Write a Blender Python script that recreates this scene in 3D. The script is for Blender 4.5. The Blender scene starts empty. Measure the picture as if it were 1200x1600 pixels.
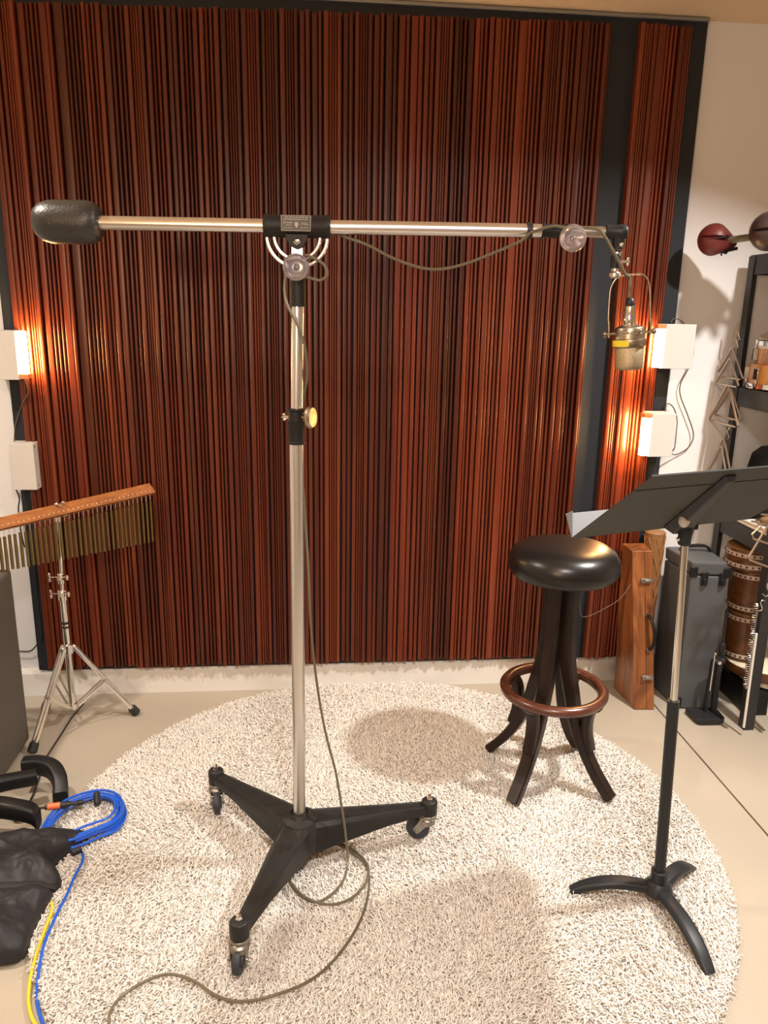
import bpy, math, random
import numpy as np
from mathutils import Vector, Matrix
random.seed(7)
S = bpy.context.scene
C = S.collection
PI = math.pi

# ------------------------------------------------------------------ camera
RT = Vector((0.995718, -0.090773, 0.017464)); UP = Vector((0.006036, 0.252368, 0.967613)); FW = Vector((0.092240, 0.963364, -0.251835))
cd = bpy.data.cameras.new('camera'); cam = bpy.data.objects.new('camera', cd); C.objects.link(cam)
cd.sensor_fit = 'HORIZONTAL'; cd.sensor_width = 36.0; cd.lens = 36.02; cd.clip_start = 0.05; cd.clip_end = 50
m3 = Matrix((RT, UP, -FW)).transposed()
cam.matrix_world = Matrix.Translation((0, -2.828, 1.4638)) @ m3.to_4x4()
S.camera = cam

# ------------------------------------------------------------------ world, lights, exposure
S.view_settings.view_transform = 'Standard'; S.view_settings.look = 'None'
S.view_settings.exposure = 0.14; S.view_settings.gamma = 1.0; S.view_settings.use_curve_mapping = False
w = bpy.data.worlds.new('room_world'); S.world = w; w.use_nodes = True
w.node_tree.nodes['Background'].inputs[0].default_value = (1.0, 0.86, 0.7, 1); w.node_tree.nodes['Background'].inputs[1].default_value = 0.05

def area_light(name, loc, target, size, power, color, spread=PI):
    l = bpy.data.lights.new(name, 'AREA'); l.shape = 'DISK'; l.size = size; l.energy = power; l.color = color; l.spread = spread
    o = bpy.data.objects.new(name, l); C.objects.link(o); o.location = loc
    o.rotation_euler = (Vector(target) - Vector(loc)).to_track_quat('-Z', 'Y').to_euler()
    return o
area_light('ceiling_downlight_right', (1.65, -1.18, 2.40), (1.00, -1.02, 0.0), 0.09, 36, (1.0, 0.95, 0.90), math.radians(125))
area_light('ceiling_downlight_left', (-1.30, -1.02, 2.40), (-0.85, -1.15, 0.0), 0.09, 17, (1.0, 0.89, 0.76), math.radians(125))
area_light('ceiling_downlight_rear', (0.2, -2.9, 2.40), (0.15, -1.6, 0.0), 0.30, 21, (1.0, 0.93, 0.87), math.radians(110))
area_light('added_warm_upfill', (-0.9, -3.7, 1.7), (-0.5, -2.6, 2.44), 0.30, 26, (1.0, 0.70, 0.40))  # unseen upward light, added to warm the ceiling and fill the room
vl = area_light('violet_screen_light', (-0.10, -3.45, 1.72), (-0.10, -0.3, 1.60), 1.1, 1.9, (0.36, 0.28, 1.0)); vl.data.shape = 'RECTANGLE'; vl.data.size_y = 0.35
TUBE_STRENGTH = 190.0
TUBE_COLOR = (1.0, 0.56, 0.20)

# ------------------------------------------------------------------ materials
MATS = {}
def nm(name):
    m = bpy.data.materials.new(name); m.use_nodes = True; nt = m.node_tree
    b = nt.nodes['Principled BSDF']; MATS[name] = m
    return m, nt, b
def mat(name, col, rough=0.5, metal=0.0, var=0.0, scale=20.0, bump=0.0, bscale=None, coat=0.0, spec=0.5, trans=0.0, rvar=0.0):
    m, nt, b = nm(name); N = nt.nodes; L = nt.links
    b.inputs['Base Color'].default_value = (*col, 1); b.inputs['Roughness'].default_value = rough
    b.inputs['Metallic'].default_value = metal; b.inputs['Coat Weight'].default_value = coat
    b.inputs['Specular IOR Level'].default_value = spec; b.inputs['Transmission Weight'].default_value = trans
    tc = N.new('ShaderNodeTexCoord')
    if var > 0 or rvar > 0:
        nz = N.new('ShaderNodeTexNoise'); nz.inputs['Scale'].default_value = scale; nz.inputs['Detail'].default_value = 5
        L.new(tc.outputs['Object'], nz.inputs['Vector'])
        if var > 0:
            mx = N.new('ShaderNodeMix'); mx.data_type = 'RGBA'
            mx.inputs[6].default_value = (*[c * (1 - var) for c in col], 1); mx.inputs[7].default_value = (*[min(1, c * (1 + var)) for c in col], 1)
            L.new(nz.outputs['Fac'], mx.inputs[0]); L.new(mx.outputs[2], b.inputs['Base Color'])
        if rvar > 0:
            mr = N.new('ShaderNodeMapRange'); mr.inputs['To Min'].default_value = max(0, rough - rvar); mr.inputs['To Max'].default_value = min(1, rough + rvar)
            L.new(nz.outputs['Fac'], mr.inputs['Value']); L.new(mr.outputs[0], b.inputs['Roughness'])
    if bump > 0:
        n2 = N.new('ShaderNodeTexNoise'); n2.inputs['Scale'].default_value = bscale or scale; n2.inputs['Detail'].default_value = 4
        bp = N.new('ShaderNodeBump'); bp.inputs['Strength'].default_value = bump; bp.inputs['Distance'].default_value = 0.002
        L.new(tc.outputs['Object'], n2.inputs['Vector']); L.new(n2.outputs['Fac'], bp.inputs['Height']); L.new(bp.outputs[0], b.inputs['Normal'])
    return m
def wood(name, dark, light, rough=0.4, stretch=(30, 30, 1.5), coat=0.0, attr=None, dist=1.5, spec=0.5):
    m, nt, b = nm(name); N = nt.nodes; L = nt.links
    tc = N.new('ShaderNodeTexCoord'); mp = N.new('ShaderNodeMapping'); mp.inputs['Scale'].default_value = stretch
    nz = N.new('ShaderNodeTexNoise'); nz.inputs['Scale'].default_value = 1.0; nz.inputs['Detail'].default_value = 7; nz.inputs['Distortion'].default_value = dist
    cr = N.new('ShaderNodeValToRGB'); cr.color_ramp.elements[0].position = 0.3; cr.color_ramp.elements[1].position = 0.72
    cr.color_ramp.elements[0].color = (*dark, 1); cr.color_ramp.elements[1].color = (*light, 1)
    L.new(tc.outputs['Object'], mp.inputs[0]); L.new(mp.outputs[0], nz.inputs['Vector']); L.new(nz.outputs['Fac'], cr.inputs[0])
    out = cr.outputs[0]
    if attr:
        at = N.new('ShaderNodeAttribute'); at.attribute_name = attr
        mx = N.new('ShaderNodeMix'); mx.data_type = 'RGBA'; mx.blend_type = 'MULTIPLY'; mx.inputs[0].default_value = 1.0
        L.new(out, mx.inputs[6]); L.new(at.outputs['Color'], mx.inputs[7]); out = mx.outputs[2]
    L.new(out, b.inputs['Base Color']); b.inputs['Roughness'].default_value = rough; b.inputs['Coat Weight'].default_value = coat
    b.inputs['Coat Roughness'].default_value = 0.25; b.inputs['Specular IOR Level'].default_value = spec
    bp = N.new('ShaderNodeBump'); bp.inputs['Strength'].default_value = 0.15; bp.inputs['Distance'].default_value = 0.001
    L.new(nz.outputs['Fac'], bp.inputs['Height']); L.new(bp.outputs[0], b.inputs['Normal'])
    return m
M_wall = mat('white_wall_paint', (0.76, 0.75, 0.745), 0.85, var=0.02, scale=3, bump=0.08, bscale=220)
M_ceil = mat('cream_ceiling_paint', (0.86, 0.66, 0.43), 0.9, var=0.02, scale=3)
M_base = mat('white_baseboard_paint', (0.74, 0.71, 0.65), 0.45, var=0.03, scale=8)
M_floor = mat('sealed_concrete', (0.40, 0.35, 0.275), 0.42, var=0.10, scale=2.2, bump=0.05, bscale=60, rvar=0.08)
M_board = mat('charcoal_board', (0.018, 0.021, 0.026), 0.62, spec=0.28, var=0.1, scale=8)
M_trim = mat('brushed_grey_trim', (0.30, 0.31, 0.32), 0.4, metal=0.6)
M_slat = wood('mahogany_slats', (0.080, 0.0125, 0.0045), (0.165, 0.031, 0.0095), 0.33, (26, 26, 1.1), coat=0.15, attr='tone', spec=0.35)
M_alu = mat('satin_aluminium', (0.72, 0.70, 0.67), 0.26, metal=0.93)
M_alud = mat('worn_aluminium', (0.50, 0.47, 0.42), 0.36, metal=1.0, var=0.2, scale=30, rvar=0.1)
M_chrome = mat('chrome', (0.80, 0.79, 0.77), 0.10, metal=1.0)
M_steel = mat('dull_steel', (0.34, 0.32, 0.28), 0.38, metal=1.0, var=0.25, scale=50)
M_blackp = mat('black_crinkle_paint', (0.012, 0.011, 0.010), 0.48, spec=0.28, var=0.2, scale=60, bump=0.25, bscale=400)
M_castb = mat('scuffed_black_casting', (0.020, 0.019, 0.018), 0.40, spec=0.28, var=0.35, scale=30, bump=0.35, bscale=90, rvar=0.1)
M_weight = mat('hammered_grey_paint', (0.030, 0.029, 0.027), 0.32, spec=0.5, var=0.35, scale=160, bump=0.5, bscale=260)
M_blackr = mat('black_rubber', (0.014, 0.015, 0.017), 0.6)
M_wheel = mat('blue_grey_rubber', (0.030, 0.034, 0.042), 0.55)
M_blackm = mat('satin_black_metal', (0.018, 0.019, 0.021), 0.42, spec=0.28)
M_desk = mat('grey_black_enamel', (0.034, 0.033, 0.029), 0.5, spec=0.28, bump=0.1, bscale=500)
M_desk2 = mat('pale_grey_enamel', (0.15, 0.16, 0.17), 0.5, bump=0.1, bscale=500)
M_clear = mat('frosted_acrylic', (0.82, 0.78, 0.82), 0.16, spec=0.6, trans=0.88)
M_knob = mat('cloudy_acrylic', (0.72, 0.66, 0.60), 0.12, spec=0.7, trans=0.35)
M_leather = mat('black_leather', (0.008, 0.007, 0.0065), 0.31, bump=0.08, bscale=180, spec=0.5)
M_dkwood = wood('dark_walnut', (0.006, 0.0035, 0.0025), (0.024, 0.0115, 0.007), 0.34, (40, 40, 4), coat=0.0, spec=0.35)
M_ring = wood('red_walnut', (0.045, 0.013, 0.007), (0.12, 0.036, 0.018), 0.28, (20, 20, 20), coat=0.4)
M_oak = wood('golden_brown_wood', (0.22, 0.075, 0.022), (0.42, 0.16, 0.05), 0.42, (22, 60, 60), coat=0.2)
M_casew = wood('case_wood', (0.085, 0.026, 0.008), (0.36, 0.125, 0.036), 0.34, (9, 9, 1.8), coat=0.3, dist=3)
M_caseg = mat('dark_grey_vinyl', (0.075, 0.080, 0.084), 0.5, var=0.1, scale=10, bump=0.1, bscale=300)
M_cab = mat('taupe_grey_vinyl', (0.085, 0.074, 0.060), 0.62, var=0.06, scale=5, bump=0.2, bscale=350)
M_brass = mat('aged_brass', (0.27, 0.20, 0.085), 0.32, metal=1.0, var=0.15, scale=40)
M_cable = mat('olive_grey_cable', (0.125, 0.108, 0.070), 0.33)
M_blue = mat('blue_cable', (0.016, 0.10, 0.56), 0.33)
M_yellow = mat('yellow_cable', (0.72, 0.56, 0.04), 0.4)
M_orange = mat('orange_sleeve', (0.75, 0.15, 0.04), 0.4)
M_cordb = mat('black_cord', (0.01, 0.01, 0.011), 0.5)
M_cordg = mat('grey_brown_cord', (0.11, 0.085, 0.065), 0.5)
M_bag = mat('black_nylon', (0.022, 0.022, 0.025), 0.5, spec=0.28, var=0.3, scale=14, bump=0.4, bscale=25)
M_box = mat('off_white_box', (0.60, 0.57, 0.52), 0.6, var=0.04, scale=10)
M_terra = mat('terracotta_cap', (0.70, 0.24, 0.08), 0.55)
M_micb = mat('aged_nickel', (0.42, 0.36, 0.27), 0.34, metal=1.0, var=0.2, scale=80)
M_tape = mat('yellow_tape', (0.70, 0.56, 0.02), 0.5)
M_strand = None
M_white = mat('white_enamel', (0.75, 0.72, 0.66), 0.4)
M_black = mat('black_plastic', (0.010, 0.010, 0.011), 0.40, spec=0.28, bump=0.1, bscale=200)
M_red = mat('dark_red_lacquer', (0.13, 0.020, 0.018), 0.45, var=0.25, scale=25, coat=0.15)
M_dkball = mat('brown_black_lacquer', (0.040, 0.024, 0.022), 0.42, var=0.6, scale=18, coat=0.2)
M_tanp = mat('tan_wood_patch', (0.34, 0.15, 0.05), 0.5, var=0.3, scale=20)
M_maple = wood('amber_maple', (0.42, 0.17, 0.03), (0.62, 0.30, 0.07), 0.25, (40, 40, 12), coat=0.6)
M_drum = wood('brown_drum_wood', (0.055, 0.017, 0.003), (0.15, 0.052, 0.009), 0.35, (8, 8, 20), coat=0.3, dist=4)
M_skin = mat('cream_drum_skin', (0.72, 0.64, 0.46), 0.55, var=0.06, scale=12)
M_hide = mat('brown_hide', (0.16, 0.075, 0.018), 0.6, var=0.2, scale=15)
M_pale = mat('pale_pink_band', (0.50, 0.38, 0.30), 0.6)
M_rod = mat('champagne_steel', (0.48, 0.38, 0.29), 0.3, metal=0.9)
M_wick = mat('tan_carved_wood', (0.24, 0.115, 0.042), 0.55, var=0.3, scale=60)
M_bagclear = mat('clear_plastic_wrap', (0.75, 0.68, 0.58), 0.25, trans=0.5, var=0.2, scale=30)
M_plate = mat('engraved_black_plate', (0.008, 0.008, 0.008), 0.35)
M_print = mat('silver_print', (0.26, 0.235, 0.20), 0.45, metal=0.3)
# emissive tube
M_tube, nt, b = nm('lit_tube'); b.inputs['Base Color'].default_value = (1, 0.9, 0.7, 1)
b.inputs['Emission Color'].default_value = (*TUBE_COLOR, 1); b.inputs['Emission Strength'].default_value = TUBE_STRENGTH
# rug strands: each strand its own shade of cream wool
M_strand, nt, b = nm('cream_wool'); g = nt.nodes.new('ShaderNodeNewGeometry'); cr = nt.nodes.new('ShaderNodeValToRGB')
cr.color_ramp.elements[0].color = (0.74, 0.685, 0.61, 1); cr.color_ramp.elements[1].color = (0.86, 0.82, 0.76, 1)
nt.links.new(g.outputs['Random Per Island'], cr.inputs[0]); nt.links.new(cr.outputs[0], b.inputs['Base Color'])
b.inputs['Roughness'].default_value = 0.75; b.inputs['Sheen Weight'].default_value = 0.2
M_rugb = mat('rug_backing', (0.78, 0.71, 0.62), 0.95)

# ------------------------------------------------------------------ mesh helpers
def V(*a): return Vector(a)
def frame(d):
    d = d.normalized(); a = V(0, 0, 1) if abs(d.z) < 0.9 else V(1, 0, 0)
    x = d.cross(a).normalized(); return x, d.cross(x).normalized()
def cat(pts, n=6, closed=False):
    P = [Vector(p) for p in pts]; out = []; N = len(P)
    for i in range(N if closed else N - 1):
        if closed: p0, p1, p2, p3 = P[(i - 1) % N], P[i], P[(i + 1) % N], P[(i + 2) % N]
        else: p0, p1, p2, p3 = P[max(0, i - 1)], P[i], P[i + 1], P[min(N - 1, i + 2)]
        for k in range(n):
            t = k / n
            out.append(0.5 * ((2 * p1) + (p2 - p0) * t + (2 * p0 - 5 * p1 + 4 * p2 - p3) * t * t + (3 * p1 - p0 - 3 * p2 + p3) * t ** 3))
    if not closed: out.append(P[-1].copy())
    return out
class MB:
    def __init__(s): s.v = []; s.f = []
    def add(s, vs, fs):
        o = len(s.v); s.v += [Vector(x) for x in vs]; s.f += [tuple(i + o for i in f) for f in fs]; return s
    def box(s, c, d, R=None):
        x, y, z = d[0] / 2, d[1] / 2, d[2] / 2
        vs = [V(a * x, b_ * y, c_ * z) for a in (-1, 1) for b_ in (-1, 1) for c_ in (-1, 1)]
        if R is not None: vs = [R @ v for v in vs]
        return s.add([v + Vector(c) for v in vs], [(0, 1, 3, 2), (4, 6, 7, 5), (0, 4, 5, 1), (2, 3, 7, 6), (0, 2, 6, 4), (1, 5, 7, 3)])
    def hexa(s, b, t):   # bottom 4 pts (ccw), top 4 pts
        return s.add(list(b) + list(t), [(3, 2, 1, 0), (4, 5, 6, 7), (0, 1, 5, 4), (1, 2, 6, 5), (2, 3, 7, 6), (3, 0, 4, 7)])
    def lathe(s, prof, o, ax=(0, 0, 1), n=32, caps=True):
        o = Vector(o); ax = Vector(ax).normalized(); x, y = frame(ax); vs = []; fs = []
        for r, h in prof:
            r = max(r, 1e-5)
            for k in range(n):
                a = 2 * PI * k / n; vs.append(o + ax * h + x * (r * math.cos(a)) + y * (r * math.sin(a)))
        m = len(prof)
        for i in range(m - 1):
            for k in range(n): fs.append((i * n + k, i * n + (k + 1) % n, (i + 1) * n + (k + 1) % n, (i + 1) * n + k))
        if caps: fs.append(tuple(range(n))[::-1]); fs.append(tuple((m - 1) * n + k for k in range(n)))
        return s.add(vs, fs)
    def cyl(s, a, b_, r, r2=None, n=24, bev=0.0):
        a, b_ = Vector(a), Vector(b_); L = (b_ - a).length; r2 = r if r2 is None else r2
        p = [(r, 0), (r2, L)] if not bev else [(r - bev, 0), (r, bev), (r2, L - bev), (r2 - bev, L)]
        return s.lathe(p, a, b_ - a, n)
    def sph(s, c, r, sc=(1, 1, 1), n=24, R=None):
        vs = []; fs = []; m = n // 2
        for i in range(m + 1):
            t = PI * i / m
            for k in range(n):
                a = 2 * PI * k / n; q = V(math.sin(t) * math.cos(a) * sc[0], math.sin(t) * math.sin(a) * sc[1], math.cos(t) * sc[2]) * r
                vs.append((R @ q if R is not None else q) + Vector(c))
        for i in range(m):
            for k in range(n): fs.append((i * n + k, (i + 1) * n + k, (i + 1) * n + (k + 1) % n, i * n + (k + 1) % n))
        return s.add(vs, fs)
    def tube(s, pts, r, n=8, closed=False, radii=None):
        P = [Vector(p) for p in pts]; N = len(P); vs = []; fs = []; x = None
        for i in range(N):
            d = (P[(i + 1) % N] - P[i - 1]) if closed else (P[min(i + 1, N - 1)] - P[max(i - 1, 0)])
            if d.length < 1e-9: d = V(0, 0, 1)
            d.normalize()
            if x is None: x, y = frame(d)
            else:
                x = (x - d * x.dot(d)); x = x.normalized() if x.length > 1e-6 else frame(d)[0]
                y = d.cross(x)
            rr = radii[i] if radii else r
            for k in range(n): a = 2 * PI * k / n; vs.append(P[i] + x * (rr * math.cos(a)) + y * (rr * math.sin(a)))
        for i in range(N if closed else N - 1):
            j = (i + 1) % N
            for k in range(n): fs.append((i * n + k, i * n + (k + 1) % n, j * n + (k + 1) % n, j * n + k))
        if not closed: fs.append(tuple(range(n))[::-1]); fs.append(tuple((N - 1) * n + k for k in range(n)))
        return s.add(vs, fs)
    def sweep(s, pts, wd, sizes, n_corner=2, rnd=0.25):
        # rounded-rectangle section; wd = width direction, sizes = (width, thickness) per point
        P = [Vector(p) for p in pts]; N = len(P); wd = Vector(wd).normalized(); vs = []; fs = []; K = None
        for i in range(N):
            d = (P[min(i + 1, N - 1)] - P[max(i - 1, 0)]).normalized(); t = d.cross(wd).normalized(); w_, th = sizes[i]
            r = rnd * min(w_, th); sec = []
            for cx, cy, a0 in ((1, 1, 0), (-1, 1, 90), (-1, -1, 180), (1, -1, 270)):
                for q in range(n_corner + 1):
                    a = math.radians(a0 + 90 * q / n_corner); sec.append((cx * (w_ / 2 - r) + r * math.cos(a), cy * (th / 2 - r) + r * math.sin(a)))
            K = len(sec); vs += [P[i] + wd * a + t * b_ for a, b_ in sec]
        for i in range(N - 1):
            for k in range(K): fs.append((i * K + k, i * K + (k + 1) % K, (i + 1) * K + (k + 1) % K, (i + 1) * K + k))
        fs.append(tuple(range(K))[::-1]); fs.append(tuple((N - 1) * K + k for k in range(K)))
        return s.add(vs, fs)
    def prism(s, poly, d):   # 3-D polygon extruded by vector d
        n = len(poly); P = [Vector(p) for p in poly]; d = Vector(d)
        return s.add(P + [p + d for p in P], [tuple(range(n))[::-1], tuple(range(n, 2 * n))] + [(i, (i + 1) % n, n + (i + 1) % n, n + i) for i in range(n)])
    def build(s, name, m, parent=None, bev=0.0, ang=35, smooth=True):
        me = bpy.data.meshes.new(name); off = Vector((0, 0, 0)); p = parent
        while p is not None: off += p.location; p = p.parent
        if parent is None and s.v:
            lo = Vector([min(v[i] for v in s.v) for i in range(3)]); hi = Vector([max(v[i] for v in s.v) for i in range(3)])
            base = Vector(((lo.x + hi.x) / 2, (lo.y + hi.y) / 2, lo.z))
        else: base = off
        me.from_pydata([v - base for v in s.v], [], s.f); me.materials.append(m)
        import bmesh
        bm = bmesh.new(); bm.from_mesh(me); bmesh.ops.recalc_face_normals(bm, faces=bm.faces); bm.to_mesh(me); bm.free()
        if smooth: me.shade_smooth(); me.set_sharp_from_angle(angle=math.radians(ang))
        o = bpy.data.objects.new(name, me); C.objects.link(o)
        if parent is not None: o.parent = parent
        else: o.location = base
        if bev:
            b_ = o.modifiers.new('bevel', 'BEVEL'); b_.width = bev; b_.segments = 2; b_.limit_method = 'ANGLE'; b_.angle_limit = math.radians(40)
        return o
def tag(o, label=None, category=None, group=None, kind=None):
    if label: o['label'] = label
    if category: o['category'] = category
    if group: o['group'] = group
    if kind: o['kind'] = kind
    return o
def thing(name, loc, label, category, group=None):
    o = bpy.data.objects.new(name, None); C.objects.link(o); o.location = loc; o.empty_display_size = 0.05
    return tag(o, label, category, group)
def copy_tree(o, d, parent=None, dz=None):
    c = o.copy(); C.objects.link(c); c.parent = parent
    if parent is None: c.location = o.location + Vector(d)
    for ch in o.children: copy_tree(ch, d, c)
    return c
def rotz(a): return Matrix.Rotation(a, 3, 'Z')
def struct(o): o['kind'] = 'structure'; return o

# ------------------------------------------------------------------ room shell
H = 2.44
f = MB()
XJ = 1.322
f.box((-0.34 + 0.0, -2.1, -0.05), (2 * (XJ + 0.34) - 0.0 - 0.006 + 0.0, 4.3, 0.1))
f.box((2.2 + 0.003, -2.1, -0.05), (2 * (2.2 - XJ), 4.3, 0.1))
f.box((0.5, -2.1, -0.13), (5.2, 4.3, 0.06))
struct(f.build('floor', M_floor, bev=0.0015, smooth=False))
struct(MB().box((0.5, -2.1, H + 0.05), (5.4, 4.5, 0.1)).build('ceiling', M_ceil, smooth=False))
struct(MB().box((0.5, 0.06, H / 2), (5.2, 0.1, H)).build('wall_back', M_wall, smooth=False)).location.y += 0.0
struct(MB().box((-2.05, -2.1, H / 2), (0.1, 4.3, H)).build('wall_left', M_wall, smooth=False))
struct(MB().box((3.05, -2.1, H / 2), (0.1, 4.3, H)).build('wall_right', M_wall, smooth=False))
struct(MB().box((0.5, -4.3, H / 2), (5.2, 0.1, H)).build('wall_front', M_wall, smooth=False))
# baseboard (steps up a little at its top edge)
prof = [(0.010, 0.0), (-0.014, 0.0), (-0.014, 0.092), (-0.008, 0.103), (0.010, 0.106)]
bb = MB().prism([(-1.98, y, z) for y, z in prof], (4.98, 0, 0)).build('baseboard_back', M_base, smooth=False); struct(bb)

# charcoal backing board behind the slats, with a pale trim strip along its top
bt = thing('backing_board', (0.14, 0, 0.11), 'charcoal painted board covering the back wall behind the slatted panels', 'wall board')
MB().box((0.143, -0.004, 1.272), (2.386, 0.028, 2.324)).build('board', M_board, bt, bev=0.001, smooth=False)
MB().box((0.143, -0.012, 2.431), (2.386, 0.034, 0.010)).build('top_trim', M_trim, bt, smooth=False)
bt['kind'] = 'structure'; bt.name = 'trim_1'
del bt['category']; del bt['label']

# ------------------------------------------------------------------ slatted mahogany panels
def slat_panel(name, x0, x1, z0, z1, ybase, seed, label, first=None, slope=0.0):
    rnd = random.Random(seed); root = thing(name, ((x0 + x1) / 2, ybase, z0), label, 'wood panel')
    vs = []; fs = []; cols = []
    x = x0; grp = []
    while x < x1 - 0.004:
        # runs: one or two broad battens, then a run of narrow reeds
        if not grp:
            k = rnd.random()
            if abs(x + 0.02) < 0.52 and name == 'slatted_panel' and x1 < 1.0: k = 0.45 + 0.42 * k
            if k < 0.40: grp = [('w', rnd.uniform(0.018, 0.030))] + [('n', rnd.uniform(0.0090, 0.0115))] * rnd.choice((3, 3, 4))
            elif k < 0.58: grp = [('w', rnd.uniform(0.016, 0.024)), ('m', rnd.uniform(0.010, 0.014)), ('g', 0.004)]
            elif k < 0.80: grp = [('m', rnd.uniform(0.012, 0.018)), ('c', 0.0075), ('c', 0.0075), ('c', 0.0075), ('m', rnd.uniform(0.010, 0.014)), ('g', 0.004)]
            else: grp = [('m', rnd.uniform(0.010, 0.015)), ('n', 0.010), ('n', 0.010), ('m', rnd.uniform(0.014, 0.020)), ('g', 0.003)]
            gt = rnd.uniform(0.50, 1.25); gr = rnd.uniform(-0.12, 0.12); gd = rnd.uniform(-0.004, 0.004)
        k, wd = grp.pop(0)
        if k == 'g': x += wd; continue
        wd = min(wd, x1 - x)
        dep = {'w': 0.027, 'm': 0.031, 'n': 0.024, 'c': 0.026}[k] + gd + rnd.uniform(-0.002, 0.002)
        gap = {'n': 0.0046, 'c': 0.0012, 'w': 0.0022, 'm': 0.0020}[k]
        a, b_ = x, x + wd; r = min(0.45 * wd, 0.0045 if k in 'nc' else 0.004)
        prof = [(a, ybase)] + [(a + r * (1 - math.cos(t)), ybase - dep + r * (1 - math.sin(t))) for t in (0, 0.5, 1.05, PI / 2)] \
             + [(b_ - r * (1 - math.cos(t)), ybase - dep + r * (1 - math.sin(t))) for t in (PI / 2, 1.05, 0.5, 0)] + [(b_, ybase)]
        sl = slope * ((a + b_) / 2 - x0)
        zb = z0 + rnd.uniform(-0.006, 0.006); zt = z1 + sl + rnd.uniform(-0.004, 0.004)
        o = len(vs); n = len(prof)
        vs += [(px, py, zb) for px, py in prof] + [(px, py, zt) for px, py in prof]
        nf = [(o + i, o + (i + 1) % n, o + n + (i + 1) % n, o + n + i) for i in range(n)] + [tuple(o + i for i in range(n))[::-1], tuple(o + n + i for i in range(n))]
        fs += nf
        t = max(0.35, gt * rnd.uniform(0.82, 1.15)); c = (t, t * (1 + gr * 0.9), t * (1 + gr), 1)
        cols += [c] * sum(len(q) for q in nf)
        x = b_ + gap
    me = bpy.data.meshes.new('slats'); loc = root.location
    me.from_pydata([Vector(v) - loc for v in vs], [], fs); me.materials.append(M_slat)
    ca = me.color_attributes.new('tone', 'FLOAT_COLOR', 'CORNER'); ca.data.foreach_set('color', np.array(cols, dtype=np.float32).ravel())
    me.shade_smooth(); me.set_sharp_from_angle(angle=math.radians(50))
    o = bpy.data.objects.new('slats', me); C.objects.link(o); o.parent = root
    return root
slat_panel('slatted_panel', -1.008, 0.995, 0.125, 2.372, -0.016, 11, 'wide wall panel of dark red-brown wooden slats behind the boom stand', slope=0.015)
slat_panel('slatted_panel', 1.094, 1.279, 0.118, 2.404, -0.016, 5, 'narrow wall panel of red-brown wooden slats at the right, behind the hanging microphone')

# ------------------------------------------------------------------ round shag rug
RC = (0.196, -0.928); RR = 0.935
rug = thing('shag_rug', (RC[0], RC[1], 0.0), 'round cream shag rug under the boom stand and the stool', 'rug')
MB().lathe([(RR - 0.02, 0.0), (RR - 0.01, 0.004), (RR - 0.012, 0.010)], (RC[0], RC[1], 0.0), n=96).build('backing', M_rugb, rug)
rng = np.random.default_rng(3)
NS = 165000
rad = (RR + 0.0) * np.sqrt(rng.random(NS)); th = rng.random(NS) * 2 * np.pi
bx = rad * np.cos(th); by = rad * np.sin(th)
# soft patches of pile lying one way
la = 2.2 * np.sin(bx * 4.1 + 1.3) + 1.9 * np.cos(by * 3.7 - bx * 2.0) + rng.normal(0, 1.25, NS)
lean = np.clip(rng.normal(0.82, 0.26, NS), 0.1, 1.3)
Ln = rng.uniform(0.018, 0.029, NS) * np.clip((RR - rad) / 0.05, 0.55, 1.0) ** 0.5
hd = rng.random(NS) * 2 * np.pi
W = rng.uniform(0.0019, 0.0028, NS)
ring = []; cur = np.stack([bx, by, np.full(NS, 0.006)], 1)
segs = 4
for k in range(segs + 1):
    t = k / segs
    ang = lean * (0.35 + 1.15 * t)
    if k > 0:
        step = Ln / segs; a2 = la + 0.55 * np.sin(3 * t + hd)
        cur = cur + np.stack([np.sin(ang) * np.cos(a2) * step, np.sin(ang) * np.sin(a2) * step, np.maximum(np.cos(ang), -0.15) * step], 1)
    wk = W * (1.0 if k < segs else 0.55)
    for j in range(3):
        a3 = hd + j * 2 * np.pi / 3
        ring.append(cur + np.stack([np.cos(a3) * wk, np.sin(a3) * wk, 0.35 * np.sin(a3 * 2) * wk], 1))
VV = np.stack(ring, 1).reshape(-1, 3)                     # NS x 15 x 3
VV[:, 2] = np.maximum(VV[:, 2], 0.002)
nv = 3 * (segs + 1)
quad = []
for k in range(segs):
    for j in range(3): quad.append((k * 3 + j, k * 3 + (j + 1) % 3, (k + 1) * 3 + (j + 1) % 3, (k + 1) * 3 + j))
quad = np.array(quad); nq = len(quad)
base = (np.arange(NS) * nv)[:, None, None]
Q = (quad[None] + base).reshape(-1)
T = (np.array([[segs * 3, segs * 3 + 1, segs * 3 + 2]])[None] + base).reshape(-1)
me = bpy.data.meshes.new('pile'); me.vertices.add(NS * nv); me.vertices.foreach_set('co', VV.astype(np.float32).ravel())
me.loops.add(len(Q) + len(T)); me.loops.foreach_set('vertex_index', np.concatenate([Q, T]).astype(np.int32))
me.polygons.add(NS * nq + NS)
ls = np.concatenate([np.arange(NS * nq) * 4, NS * nq * 4 + np.arange(NS) * 3]).astype(np.int32)
me.polygons.foreach_set('loop_start', ls)
me.update(calc_edges=True); me.materials.append(M_strand); me.shade_smooth()
pile = bpy.data.objects.new('pile', me); C.objects.link(pile); pile.parent = rug; tag(pile, kind='stuff')

# ------------------------------------------------------------------ big boom stand
PX, PY = -0.040, -1.050
BY0 = -1.050
BD = Vector((0.99585, -0.0910, 0.0)); BN = Vector((-0.0910, -0.99585, 0.0))    # along the boom, and towards the camera
BZ = 1.640
def B(s, n=0.0, z=0.0): return Vector((PX + 0.010, BY0, BZ)) + BD * s + BN * n + V(0, 0, z)
st = thing('microphone_boom_stand', (PX, PY, 0.03), 'tall aluminium boom stand on a black three-legged wheeled base in the rug centre', 'microphone stand')
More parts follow.
